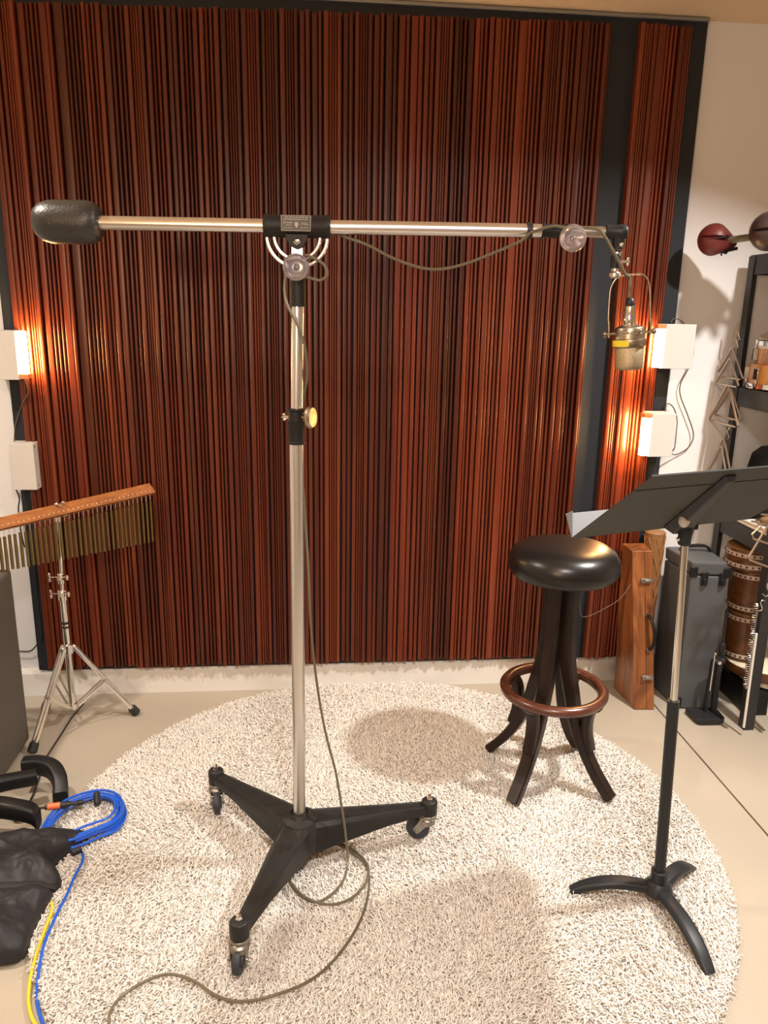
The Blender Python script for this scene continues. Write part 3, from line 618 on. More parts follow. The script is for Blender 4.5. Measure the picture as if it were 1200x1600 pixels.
cord([(-0.985, -.058, 1.222), (-0.975, -.056, 1.178), (-0.997, -.052, 1.140), (-1.022, -.024, 1.105), (-1.040, -.024, 1.06), (-1.052, -.012, 1.02), (-1.056, -.012, 0.990), (-1.046, -.03, 0.98)], 0.0022, M_cordg, 'brown cord dropping from the lit left lamp to the box below')
cord([(-1.050, -.03, 0.846), (-1.071, -.012, 0.835), (-1.060, -.010, 0.788), (-1.068, -.008, 0.741), (-1.066, -.008, 0.65), (-1.060, -.008, 0.60)], 0.0026, M_cordb, 'black cord hanging under the unlit left lamp box')
cord([(-1.150, -.008, 0.190), (-1.100, -.008, 0.184), (-1.075, -.008, 0.188), (-1.052, -.010, 0.212), (-1.028, -.022, 0.245), (-1.026, -.026, 0.40), (-1.026, -.026, 0.60)], 0.0026, M_cordb, 'black cord low on the white wall beside the grey cabinet')

# ------------------------------------------------------------------ bar chimes on a chrome tripod stand
TX, TY = -0.855, -0.262
tr = thing('tripod_stand', (TX, TY, 0.0), 'chrome double-braced tripod stand holding the bar chimes', 'stand')
MB().cyl((TX, TY, 0.075), (TX, TY, 0.50), 0.0115, n=20).build('lower_tube', M_chrome, tr)
MB().cyl((TX, TY, 0.50), (TX + 0.010, TY, 0.800), 0.0062, n=16).build('upper_tube', M_chrome, tr)
cb = MB().lathe([(0.0115, 0.385), (0.0130, 0.387), (0.0130, 0.392), (0.0115, 0.394)], (TX, TY, 0)); cb.lathe([(0.0115, 0.400), (0.0130, 0.402), (0.0130, 0.408), (0.0115, 0.410)], (TX, TY, 0)); cb.build('black_bands', M_cordb, tr)
for zc, nm_ in ((0.505, 'clamp'), (0.565, 'clamp')):
    c_ = MB().cyl((TX, TY, zc - 0.018), (TX, TY, zc + 0.020), 0.0155 if zc < 0.55 else 0.011, n=20, bev=0.002)
    c_.box((TX + 0.002, TY - 0.014, zc + 0.008), (0.018, 0.018, 0.016))
    co = c_.build('clamp', M_chrome, tr, bev=0.001)
    wn = MB().cyl((TX - 0.034, TY - 0.014, zc + 0.010), (TX + 0.030, TY - 0.014, zc + 0.010), 0.003, n=10)
    wn.sph((TX - 0.034, TY - 0.014, zc + 0.018), 0.006, (0.7, 0.6, 1.3), n=12); wn.sph((TX - 0.034, TY - 0.014, zc + 0.000), 0.006, (0.7, 0.6, 1.3), n=12); wn.box((TX + 0.026, TY - 0.014, zc + 0.010), (0.006, 0.012, 0.018))
    wn.build('wing_nut', M_chrome, co)
tcl = MB().cyl((TX, TY, 0.290), (TX, TY, 0.325), 0.019, n=20, bev=0.002); tcl.build('upper_bracket', M_chrome, tr)
tc2 = MB().cyl((TX, TY, 0.078), (TX, TY, 0.098), 0.016, n=20, bev=0.002); tc2.build('lower_bracket', M_chrome, tr)
for fx, fy in ((-0.657, -0.186), (-0.948, -0.425), (-1.000, -0.130)):
    d = V(fx - TX, fy - TY, 0); L = d.length; d.normalize(); n_ = V(-d.y, d.x, 0); c0 = V(TX, TY, 0)
    a = c0 + d * 0.020 + V(0, 0, 0.312); e = c0 + d * (L - 0.006) + V(0, 0, 0.020); lg = MB()
    for sg in (-1, 1):
        lg.sweep([a + n_ * 0.008 * sg, e + n_ * 0.008 * sg], n_, [(0.004, 0.014)] * 2)
    lg.sph(a, 0.009, n=12)
    lo = lg.build('leg', M_chrome, tr)
    mid = a.lerp(e, 0.50); j = c0 + d * 0.018 + V(0, 0, 0.088); bc = MB()
    for sg in (-1, 1): bc.sweep([mid + n_ * 0.013 * sg, j + n_ * 0.010 * sg], n_, [(0.003, 0.011)] * 2)
    bc.cyl(mid - n_ * 0.016, mid + n_ * 0.016, 0.004, n=10); bc.build('brace', M_chrome, lo)
    dd = (e - a).normalized()
    MB().cyl(e - dd * 0.018, e + dd * 0.016, 0.0150, 0.0165, n=16, bev=0.003).build('rubber_foot', M_blackr, lo)
ch = thing('bar_chimes', (TX, TY, 0.66), 'bar chimes of slim brass tubes hanging from an orange-brown wooden bar', 'chimes')
c1 = V(-0.566, -0.085, 0.838); c0_ = V(-0.838, -0.268, 0.806); bdv = (c1 - c0_).normalized(); c2 = c1 - bdv * 0.70
bn = V(bdv.y, -bdv.x, 0).normalized()
if bn.y > 0: bn = -bn
bu = bdv.cross(bn); bu = bu if bu.z > 0 else -bu
def K(s, n=0.0, u=0.0): return c1 - bdv * s + bn * n + bu * u
tilt = 0.016
bb_ = MB(); th2 = 0.018
# board tilted so that its broad face looks up and towards the room
fn = (bn * 0.80 + bu * 0.60).normalized(); fu = (bu * 0.80 - bn * 0.60).normalized()
def KB(s, a, t): return K(s) + fu * a + fn * t
bb_.hexa([KB(0, -0.019, -0.010), KB(0.0, -0.019, 0.010), KB(0.70, -0.019, 0.010), KB(0.70, -0.019, -0.010)], [KB(0.010, 0.021, -0.010), KB(0.010, 0.021, 0.010), KB(0.70, 0.021, 0.010), KB(0.70, 0.021, -0.010)])
M_chb = wood('orange_brown_bar', (0.20, 0.060, 0.011), (0.38, 0.140, 0.032), 0.38, (18, 18, 70), coat=0.25)
bar_o = bb_.build('bar', M_chb, ch, bev=0.002, smooth=False)
pins = MB(); NT = 42
for i in range(NT):
    s = 0.020 + i * 0.0158
    pins.cyl(KB(s, -0.008, 0.0095), KB(s, -0.008, 0.0108), 0.0016, n=8)
pins.build('cord_pins', M_white, bar_o)
wn = MB().cyl(KB(0.325, 0.012, 0.009), KB(0.325, 0.012, 0.016), 0.006, n=12); wn.sph(KB(0.314, 0.018, 0.018), 0.0055, (1.4, 0.8, 0.8), n=12); wn.sph(KB(0.336, 0.018, 0.018), 0.0055, (1.4, 0.8, 0.8), n=12)
wn.build('wing_nut', M_chrome, bar_o)
first = None
for i in range(NT):
    s = 0.020 + i * 0.0158; ln = 0.152 - 0.0012 * i; top_ = K(s, 0.008, -0.016)
    zt = -0.022 - 0.002 * (i % 2)
    tb = MB().lathe([(0.0025, 0), (0.0049, 0.001), (0.0049, ln - 0.001), (0.0035, ln)], top_ + V(0.001 * math.sin(i), 0, zt - ln), (0, 0, 1), n=12)
    to = tb.build('chime_tube', M_brass, ch)
    cdd = MB().cyl(top_ + V(-0.002, 0, 0.004), top_ + V(0, 0, zt), 0.0006, n=5); cdd.cyl(top_ + V(0.002, 0, 0.004), top_ + V(0, 0, zt), 0.0006, n=5)
    cdd.build('cord', M_pale, to)
mt = MB().cyl(V(TX + 0.010, TY, 0.765), V(TX + 0.010, TY, 0.805), 0.010, n=16, bev=0.002); mt.cyl(V(TX - 0.02, TY, 0.782), V(TX + 0.04, TY, 0.788), 0.004, n=10)
mt.build('mounting_clamp', M_chrome, ch)

# ------------------------------------------------------------------ grey cabinet at the left edge
gc = thing('padded_cabinet', (-1.16, -0.62, 0), 'tall taupe grey vinyl covered cabinet at the left edge below the chimes', 'cabinet')
MB().box((-1.165, -0.505, 0.322), (0.370, 0.316, 0.620)).build('body', M_cab, gc, bev=0.012, smooth=False)
for dx in (-0.14, 0.14):
    for dy in (-0.12, 0.12): MB().cyl((-1.165 + dx, -0.505 + dy, 0), (-1.165 + dx, -0.505 + dy, 0.016), 0.018, n=16).build('foot', M_blackr, gc)

# ------------------------------------------------------------------ black plastic swivel base (left edge)
sb = thing('chair_base', (-1.02, -0.78, 0), 'black plastic base with hooked feet poking in at the left edge', 'chair base')
MB().lathe([(0.045, 0.045), (0.055, 0.055), (0.055, 0.120), (0.035, 0.135), (0.030, 0.180)], (-1.04, -0.82, 0), n=28).build('hub', M_black, sb)
def footarm(pA, pB, arc, hgt):
    g_ = MB(); g_.sweep(cat([V(*p) for p in (pA, ((pA[0] + pB[0]) / 2, (pA[1] + pB[1]) / 2, (pA[2] + pB[2]) / 2 + 0.010), pB)], 5), (0, 0, 1), [(0.045, 0.040)] * 11, n_corner=3, rnd=0.3)
    pa = cat([V(*p) for p in arc], 6); N_ = len(pa)
    g_.sweep(pa, (0, 0, 1), [(hgt, 0.042)] * N_, n_corner=3, rnd=0.2)
    return g_.build('foot_arm', M_black, sb)
footarm((-1.03, -0.80, 0.090), (-0.835, -0.700, 0.088), [(-0.895, -0.640, 0.088), (-0.850, -0.640, 0.090), (-0.800, -0.660, 0.085), (-0.768, -0.700, 0.066), (-0.756, -0.745, 0.036)], 0.052)
g2 = MB(); pa = cat([V(-1.03, -0.80, 0.09), V(-0.95, -0.842, 0.096), V(-0.87, -0.856, 0.094), V(-0.800, -0.858, 0.076), V(-0.780, -0.858, 0.052)], 6)
g2.sweep(pa, (0, 0, 1), [(0.052, 0.046)] * len(pa), n_corner=3, rnd=0.25); g2.build('foot_arm', M_black, sb)
g3 = MB(); pa = cat([V(-1.03, -0.80, 0.09), V(-1.10, -0.90, 0.094), V(-1.16, -0.97, 0.06)], 6); g3.sweep(pa, (0, 0, 1), [(0.050, 0.042)] * len(pa)); g3.build('foot_arm', M_black, sb)

# ------------------------------------------------------------------ saddle sandbag: two limp pouches
def pouch(outline, h, z0, seed, parent, name, M=14, Kr=34):
    rnd = random.Random(seed); ol = cat([V(x, y, 0) for x, y in outline], 14, closed=True); N_ = len(ol)
    c = sum(ol, V(0, 0, 0)) / N_; vs = []; fs = []
    ph = [rnd.uniform(0, 6.28) for _ in range(8)]
    def wr(x, y):
        from mathutils import noise as nz_
        return 0.020 * (nz_.ridged_multi_fractal(Vector((x * 9 + ph[0], y * 9 + ph[1], 0)), 0.9, 2.1, 4, 1.0, 2.0) - 0.9) * 0.45 + 0.003 * (math.sin(52 * x + 30 * y + ph[0]) + 0.7 * math.sin(-38 * x + 61 * y + ph[1]) + 0.8 * abs(math.sin(33 * x - 22 * y + ph[2])) + 0.5 * math.sin(90 * x + 75 * y + ph[3]))
    for i in range(Kr + 1):
        q = i / Kr
        for k in range(N_):
            p = c.lerp(ol[k], q); e = (1 - q ** 3.2) ** 0.5 if q < 1 else 0
            z = z0 + 0.012 + h * e + wr(p.x, p.y) * (0.35 + 0.65 * e) * (1 if q < 1 else 0.2)
            vs.append(V(p.x, p.y, z))
    for k in range(N_): vs.append(V(ol[k].x, ol[k].y, z0))
    for i in range(Kr + 1):
        for k in range(N_): fs.append((i * N_ + k, (i + 1) * N_ + k, (i + 1) * N_ + (k + 1) % N_, i * N_ + (k + 1) % N_))
    fs.append(tuple((Kr + 1) * N_ + k for k in range(N_)))
    return MB().add(vs, fs).build(name, M_bag, parent, ang=60)
sg_ = thing('saddle_sandbag', (-0.8, -1.08, 0.0), 'crumpled black nylon saddle sandbag lying on the floor at the lower left', 'sandbag')
pouch([(-0.98, -0.90), (-0.90, -0.90), (-0.80, -0.892), (-0.70, -0.890), (-0.636, -0.895), (-0.655, -0.955), (-0.690, -1.020), (-0.650, -1.085), (-0.665, -1.12), (-0.72, -1.125), (-0.85, -1.135), (-0.98, -1.13)], 0.050, 0.012, 3, sg_, 'pouch')
pouch([(-0.98, -1.125), (-0.85, -1.12), (-0.72, -1.115), (-0.660, -1.125), (-0.668, -1.19), (-0.668, -1.26), (-0.672, -1.315), (-0.74, -1.325), (-0.84, -1.300), (-0.98, -1.29)], 0.048, 0.012, 9, sg_, 'pouch')
MB().sweep(cat([V(-0.98, -1.128, 0.055), V(-0.85, -1.128, 0.060), V(-0.70, -1.122, 0.055), V(-0.655, -1.110, 0.034)], 5), (0, 1, 0), [(0.022, 0.004)] * 16).build('seam_strap', M_blackr, sg_)

# ------------------------------------------------------------------ blue cable coil, yellow cable
bc_ = thing('blue_cable', (-0.66, -0.84, 0.02), 'coiled blue cable on the rug edge with its tail running to the lower left', 'cable')
rq = random.Random(5); cp = []
out_ = [(-0.762, -0.892), (-0.742, -0.780), (-0.662, -0.718), (-0.592, -0.742), (-0.550, -0.815), (-0.556, -0.885), (-0.600, -0.928), (-0.660, -0.965), (-0.735, -0.965)]
inn_ = [(-0.745, -0.895), (-0.715, -0.795), (-0.651, -0.757), (-0.597, -0.775), (-0.576, -0.820), (-0.590, -0.868), (-0.635, -0.900), (-0.680, -0.925), (-0.735, -0.93)]
for turn in range(9):
    k = [0.0, 0.35, 0.7, 1.0, 0.15, 0.85, 0.5, 0.25, 0.6][turn]; z = 0.034 + 0.007 * (turn % 4) 
    for (a, b_), (c_, d_) in zip(out_, inn_):
        cp.append(V(a + (c_ - a) * k + rq.uniform(-0.003, 0.003), b_ + (d_ - b_) * k + rq.uniform(-0.003, 0.003), z + rq.uniform(-0.002, 0.002)))
tail = [(-0.665, -0.96), (-0.628, -0.985), (-0.616, -1.02), (-0.620, -1.08), (-0.620, -1.14), (-0.625, -1.223), (-0.623, -1.31), (-0.612, -1.39), (-0.594, -1.44), (-0.572, -1.48), (-0.546, -1.52), (-0.515, -1.58)]
cp += [V(a, b_, 0.036 if b_ > -1.36 else 0.012) for a, b_ in tail]
MB().tube(cat(cp, 5), 0.0037, n=8).build('cable_run', M_blue, bc_)
def plug(p, q, prof, m, name): return MB().lathe(prof, V(*p), V(*q) - V(*p), n=20).build(name, m, bc_)
p0, p1 = (-0.775, -0.822, 0.066), (-0.660, -0.802, 0.066)
plug(p0, p1, [(0.0035, -0.022), (0.0035, 0.0), (0.0075, 0.002), (0.0075, 0.010)], M_cordb, 'plug_tip')
plug(p0, p1, [(0.0075, 0.008), (0.0095, 0.010), (0.0095, 0.042), (0.008, 0.044)], M_orange, 'orange_sleeve')
plug(p0, p1, [(0.008, 0.042), (0.0095, 0.044), (0.0095, 0.066), (0.006, 0.072), (0.006, 0.090), (0.008, 0.092), (0.006, 0.105), (0.004, 0.106)], M_cordb, 'plug')
plug((-0.640, -0.775, 0.075), (-0.628, -0.818, 0.058), [(0.008, 0), (0.0095, 0.002), (0.0095, 0.038), (0.006, 0.042)], M_cordb, 'plug')
plug((-0.628, -0.985, 0.048), (-0.655, -1.005, 0.045), [(0.008, 0), (0.0095, 0.002), (0.0095, 0.024), (0.006, 0.028)], M_cordb, 'plug')
yp = cat([V(-0.700, -1.105, 0.02), V(-0.651, -1.16, 0.022), V(-0.640, -1.251, 0.028), V(-0.636, -1.344, 0.018), V(-0.623, -1.412, 0.008), V(-0.600, -1.462, 0.008), V(-0.572, -1.501, 0.008), V(-0.535, -1.57, 0.008)], 6)
tag(MB().tube(yp, 0.0040, n=8).build('yellow_cable', M_yellow), 'yellow cable running beside the blue one past the black sandbag', 'cable')
yl = [V(-0.935 + 0.062 * math.cos(t), -0.905 + 0.05 * math.sin(t), 0.128 + 0.012 * math.sin(t)) for t in [2 * PI * k / 30 for k in range(30)]]
tag(MB().tube(yl, 0.0042, n=8, closed=True).build('yellow_cable', M_yellow), 'loop of yellow cable lying on the sandbag at the left edge', 'cable')
cord([(-0.870, -0.10, 0.006), (-0.883, -0.20, 0.006), (-0.886, -0.324, 0.006), (-0.889, -0.483, 0.006), (-0.872, -0.60, 0.006), (-0.862, -0.70, 0.006), (-0.870, -0.80, 0.006)], 0.0028, M_cordb, 'thin black cord on the floor running under the tripod to the black base')
cord([(-1.02, -0.62, 0.006), (-0.960, -0.68, 0.006), (-0.915, -0.735, 0.006), (-0.880, -0.785, 0.008), (-0.850, -0.80, 0.010)], 0.004, M_cordb, 'short thick black cord on the floor between the hooked black feet')

# ------------------------------------------------------------------ leaning wooden instrument case
wc_ = thing('wooden_case', (1.255, -0.17, 0), 'narrow orange-brown wooden instrument case standing against the right slats', 'case')
Bt = [V(1.226, -0.262, 0.002), V(1.304, -0.266, 0.002), V(1.296, -0.088, 0.002), V(1.213, -0.086, 0.002)]
Tp = [V(1.207, -0.140, 0.602), V(1.288, -0.140, 0.602), V(1.286, -0.056, 0.608), V(1.200, -0.056, 0.608)]
MB().hexa(Bt, Tp).build('body', M_casew, wc_, bev=0.003, smooth=False)
def WF(a, t, o=0.0):   # on the front (narrow) face: a across, t up
    p = Bt[0].lerp(Bt[1], a).lerp(Tp[0].lerp(Tp[1], a), t); nn = V(0, -1, 0.2).normalized(); return p + nn * o
MB().add([WF(0.60, 0.0, 0.0004), WF(0.62, 0.0, 0.0004), WF(0.62, 1.0, 0.0004), WF(0.60, 1.0, 0.0004)], [(0, 1, 2, 3)])
sm = MB().prism([WF(0.600, 0.01, -0.001), WF(0.615, 0.01, -0.001), WF(0.615, 0.99, -0.001), WF(0.600, 0.99, -0.001)], V(0, -0.0016, 0)); sm.build('seam', M_dkwood, wc_, smooth=False)
for t in (0.815, 0.205):
    lt = MB().box(WF(0.62, t, 0.004), (0.040, 0.006, 0.018)); lt.cyl(WF(0.45, t, 0.006), WF(0.45, t, 0.014), 0.009, n=14); lt.box(WF(0.72, t, 0.010), (0.030, 0.008, 0.010))
    lt.build('latch', M_steel, wc_, bev=0.001)
hp = cat([WF(0.70, 0.60, 0.002), WF(0.72, 0.595, 0.012), WF(0.80, 0.56, 0.026), WF(0.86, 0.50, 0.032), WF(0.84, 0.43, 0.028), WF(0.76, 0.39, 0.014), WF(0.72, 0.385, 0.002)], 5)
MB().tube(hp, 0.0062, n=10).build('handle', M_dkwood, wc_)
for t in (0.60, 0.385): MB().cyl(WF(0.70, t, 0.0), WF(0.70, t, 0.008), 0.009, n=14).build('handle_mount', M_steel, wc_)

# carved tan cylinder standing behind the wooden case
tw = thing('carved_drum', (1.345, -0.10, 0), 'tall tan carved wooden drum with lattice pattern, squeezed behind the wooden case', 'drum')
rb = MB().lathe([(0.030, 0.002), (0.027, 0.10), (0.027, 0.30), (0.031, 0.45), (0.037, 0.60), (0.039, 0.655), (0.034, 0.660)], (1.326, -0.066, 0), n=32); rb.build('shell', M_wick, tw)
lat = MB()
for sgn in (-1, 1):
    for k in range(8):
        pts = []
        for i in range(40):
            z = 0.02 + 0.62 * i / 39; r = 0.028 + 0.011 * max(0, (z - 0.3) / 0.35); a = 2 * PI * k / 8 + sgn * z * 9
            pts.append(V(1.326 + (r + 0.0008) * math.cos(a), -0.066 + (r + 0.0008) * math.sin(a), z))
        lat.tube(pts, 0.0022, n=5)
lat.build('carved_lattice', M_tanp, tw)

# ------------------------------------------------------------------ grey hard case
gk = thing('hard_case', (1.46, -0.18, 0), 'dark grey hard case with black latches and top handle beside the wooden case', 'case')
gx0, gx1, gy0, gy1 = 1.392, 1.520, -0.262, -0.070
hgt = 0.600
a_ = [V(gx0, gy0, 0.004), V(gx1, gy0 - 0.02, 0.004), V(gx1 + 0.02, gy1, 0.004), V(gx0 - 0.015, gy1, 0.004)]
z1 = 0.545
lift = lambda P, z: [V(p.x - 0.006, p.y - 0.004, z) for p in P]
MB().hexa(a_, lift(a_, z1)).build('body', M_caseg, gk, bev=0.006, smooth=False)
ld = lift(a_, z1 + 0.003); MB().hexa(ld, lift(ld, hgt)).build('lid', M_caseg, gk, bev=0.008, smooth=False)
gf = lambda a, z, o=0.0: V(gx0 - 0.006 + (gx1 - gx0) * a, gy0 - 0.004 - 0.02 * a - o, z)
for a in (0.36, 0.86):
    l_ = MB().box(gf(a, 0.535, 0.004), (0.024, 0.008, 0.050)); l_.box(gf(a, 0.525, 0.010), (0.014, 0.006, 0.024)); l_.build('latch', M_black, gk, bev=0.002)
for a, z in ((0.05, 0.560), (0.97, 0.560), (0.05, 0.03)):
    MB().box(gf(a, z, 0.0), (0.028, 0.012, 0.040)).build('corner_guard', M_black, gk, bev=0.003)
hp = cat([V(1.400, -0.13, 0.598), V(1.415, -0.135, 0.616), V(1.450, -0.14, 0.622), V(1.495, -0.145, 0.620), V(1.515, -0.15, 0.598)], 5)
MB().sweep(hp, (0, 1, 0), [(0.022, 0.008)] * len(hp)).build('handle', M_black, gk)

# ------------------------------------------------------------------ kick pedal in front of the grey case
kp = thing('bass_drum_pedal', (1.46, -0.34, 0), 'black bass drum pedal standing on the floor in front of the grey hard case', 'pedal')
MB().prism([V(1.408, -0.300, 0.004), V(1.412, -0.382, 0.004), V(1.425, -0.392, 0.004), V(1.500, -0.394, 0.004), V(1.523, -0.380, 0.004), V(1.530, -0.300, 0.004)], (0, 0, 0.022)).build('footplate', M_blackm, kp, bev=0.004, smooth=False)
up = MB().sweep([V(1.470, -0.330, 0.02), V(1.476, -0.330, 0.235)], (0, 1, 0), [(0.018, 0.010)] * 2); up.sweep([V(1.500, -0.330, 0.02), V(1.498, -0.330, 0.245)], (0, 1, 0), [(0.018, 0.014)] * 2)
up.cyl((1.474, -0.33, 0.228), (1.520, -0.33, 0.232), 0.011, n=16); up.build('frame', M_blackm, kp, bev=0.001)
MB().cyl((1.468, -0.350, 0.12), (1.471, -0.346, 0.262), 0.0018, n=8).build('spring_rod', M_chrome, kp)
MB().sph((1.472, -0.346, 0.266), 0.006, n=12).build('rod_tip', M_micb, kp)
MB().cyl((1.494, -0.347, 0.230), (1.494, -0.341, 0.230), 0.007, n=16).build('tension_bolt', M_chrome, kp)
bt_ = MB().cyl((1.522, -0.315, 0.03), (1.520, -0.300, 0.420), 0.0048, n=12); bt_.cyl((1.522, -0.30, 0.17), (1.522, -0.30, 0.29), 0.011, n=14, bev=0.002)
tag(bt_.build('black_rod_stand', M_blackm), 'slim black metal rod stand between the grey case and the wooden drums', 'stand')

# ------------------------------------------------------------------ black steel shelf unit
su = thing('shelf_unit', (2.05, -0.25, 0), 'black steel storage shelf unit at the right edge holding percussion instruments', 'shelf')
sx0, sx1, syb, syf = 1.572, 2.62, -0.050, -0.430
M_ang = mat('black_angle_steel', (0.022, 0.022, 0.022), 0.5, var=0.15, scale=12)
for x, y in ((sx0, syb), (sx0, syf), (sx1, syb), (sx1, syf)):
    sx = 1 if x == sx0 else -1; sy = -1 if y == syb else 1
    p = MB().box((x + sx * 0.0185, y, 0.84), (0.037, 0.003, 1.68)); p.box((x, y + sy * 0.0185, 0.84), (0.003, 0.037, 1.68))
    po = p.build('post', M_ang, su, smooth=False)
for zt in (1.682, 1.215, 0.728):
    s_ = MB().box(((sx0 + sx1) / 2, (syb + syf) / 2, zt - 0.004), (sx1 - sx0 - 0.006, syb - syf - 0.006, 0.012))
    s_.box((sx0 + 0.004, (syb + syf) / 2, zt - 0.034), (0.004, syb - syf - 0.004, 0.064)); s_.box(((sx0 + sx1) / 2, syf + 0.004, zt - 0.034), (sx1 - sx0 - 0.004, 0.004, 0.064)); s_.box(((sx0 + sx1) / 2, syb - 0.004, zt - 0.034), (sx1 - sx0 - 0.004, 0.004, 0.064))
    s_.build('shelf_board', M_ang, su, smooth=False)

# temple blocks on a rail clamped to the top of the shelf
tb = thing('temple_blocks', (1.42, -0.2, 1.70), 'red and dark lacquered temple blocks on a rail sticking out from the shelf top', 'temple blocks')
def block(c, r, m, nm_, tilt_):
    vs = []; fs = []; n = 36; mm = 24; c = V(*c); Rm = Matrix.Rotation(tilt_, 3, 'Y')
    for i in range(mm + 1):
        t = PI * i / mm
        for k in range(n):
            a = 2 * PI * k / n; q = V(math.cos(t) * -1, math.sin(t) * math.cos(a), math.sin(t) * math.sin(a))
            sx_ = 1.0 if q.x < 0 else 1.0 + 0.55 * q.x ** 2
            sc_ = 1.0 if q.x < 0 else 1 - 0.30 * q.x ** 1.5
            p = V(q.x * sx_, q.y * sc_, q.z * sc_) * r
            # carved mouth: a slit widening to the right, cut into the camera side
            if q.y < -0.15 and q.x < 0.72:
                w_ = 0.035 + 0.075 * max(0, q.x + 0.4); 
                if abs(q.z - 0.05 - 0.05 * q.x) < w_: p = V(p.x * 0.86, p.y * 0.72, p.z)
            vs.append(c + Rm @ p)
    for i in range(mm):
        for k in range(n): fs.append((i * n + k, (i + 1) * n + k, (i + 1) * n + (k + 1) % n, i * n + (k + 1) % n))
    return MB().add(vs, fs).build(nm_, m, tb, ang=50)
rbk = block((1.379, -0.150, 1.724), 0.054, M_red, 'block', 0.15)
dkb = block((1.487, -0.300, 1.740), 0.062, M_dkball, 'block', 0.0)
def slit(c, r, L0, L1, h, par):
    P_ = []
    for i in range(9):
        t = i / 8; x = L0 + (L1 - L0) * t; y = -math.sqrt(max(0, r * r - x * x)) * 1.012; hh = h * (0.15 + 0.85 * t ** 2)
        P_.append((V(c[0] + x, c[1] + y, c[2] + 0.004 + 0.18 * x + hh), V(c[0] + x, c[1] + y, c[2] + 0.004 + 0.18 * x - hh)))
    vs = []; fs = []
    for a, b_ in P_: vs += [a, b_, a + V(0, 0.006, 0), b_ + V(0, 0.006, 0)]
    for i in range(8): o = i * 4; fs += [(o, o + 1, o + 5, o + 4), (o + 2, o + 6, o + 7, o + 3), (o, o + 4, o + 6, o + 2), (o + 1, o + 3, o + 7, o + 5)]
    fs += [(0, 2, 3, 1), (32, 33, 35, 34)]
    MB().add(vs, fs).build('mouth', M_plate, par)
slit((1.379, -0.150, 1.724), 0.054, -0.052, 0.032, 0.0045, rbk)
MB().sph((1.490, -0.340, 1.712), 0.028, (1.0, 0.75, 0.7), n=20).build('tan_patch', M_tanp, dkb)
rl = MB().cyl((1.420, -0.175, 1.722), (1.560, -0.39, 1.738), 0.0115, n=16); rl.cyl((1.53, -0.345, 1.735), (1.64, -0.345, 1.735), 0.010, n=14)
rl.cyl((1.61, -0.345, 1.690), (1.61, -0.345, 1.735), 0.009, n=12); rl.box((1.61, -0.345, 1.6895), (0.05, 0.05, 0.009)); rl.build('rail', M_cable, tb)
cm = MB().sweep([V(1.405, -0.165, 1.684), V(1.452, -0.175, 1.696)], (0, 1, 0), [(0.010, 0.011)] * 2, rnd=0.45); cm.sph((1.416, -0.168, 1.684), 0.008, n=12); cm.cyl((1.404, -0.165, 1.671), (1.404, -0.165, 1.686), 0.003, n=8)
cm.build('clamp_screw', M_black, tb)

# wooden snare on the middle shelf
sd = thing('snare_drum', (1.69, -0.2, 1.22), 'small amber maple snare drum with chrome lugs on the middle shelf', 'drum')
dc = (1.685, -0.185, 1.222)
MB().lathe([(0.118, 0.018), (0.118, 0.085), (0.100, 0.088), (0.100, 0.148), (0.096, 0.150)], dc, n=48).build('shell', M_maple, sd)
MB().lathe([(0.112, 0.001), (0.126, 0.001), (0.126, 0.018), (0.118, 0.020)], dc, n=48).build('bottom_hoop', M_chrome, sd)
MB().lathe([(0.098, 0.150), (0.106, 0.150), (0.106, 0.166), (0.098, 0.168)], dc, n=48).build('top_hoop', M_chrome, sd)
MB().lathe([(0.097, 0.140), (0.1012, 0.140), (0.1012, 0.150), (0.097, 0.151)], dc, n=48).build('collar_band', M_white, sd)
for k in range(8):
    a = math.radians(200 + 45 * k - 8); d = V(math.cos(a), math.sin(a), 0); Rm = rotz(a)
    l_ = MB().box(V(*dc) + d * 0.124 + V(0, 0, 0.052), (0.014, 0.022, 0.040), Rm); l_.cyl(V(*dc) + d * 0.124 + V(0, 0, 0.008), V(*dc) + d * 0.124 + V(0, 0, 0.034), 0.003, n=8); l_.build('lug', M_chrome, sd, bev=0.003)
    a += 0.22; d = V(math.cos(a), math.sin(a), 0); Rm = rotz(a)
    l_ = MB().box(V(*dc) + d * 0.107 + V(0, 0, 0.118), (0.014, 0.022, 0.040), Rm); l_.cyl(V(*dc) + d * 0.107 + V(0, 0, 0.136), V(*dc) + d * 0.107 + V(0, 0, 0.172), 0.003, n=8); l_.build('lug', M_chrome, sd, bev=0.003)
rr_ = random.Random(2); vs = []; fs = []; n = 28
for i, (r, z) in enumerate([(0.105, 0.169), (0.098, 0.180), (0.070, 0.200), (0.040, 0.215), (0.002, 0.225)]):
    for k in range(n): a = 2 * PI * k / n; q = 1 + rr_.uniform(-0.10, 0.10); vs.append(V(dc[0] + r * q * math.cos(a), dc[1] + r * q * math.sin(a) * 0.95, dc[2] + z + rr_.uniform(-0.006, 0.006) * (i > 0)))
for i in range(4):
    for k in range(n): fs.append((i * n + k, i * n + (k + 1) % n, (i + 1) * n + (k + 1) % n, (i + 1) * n + k))
fs.append(tuple(range(n))[::-1])
tag(MB().add(vs, fs).build('plastic_wrap', M_bagclear, ang=15), 'crumpled clear plastic wrap lying on top of the snare drum', 'plastic')

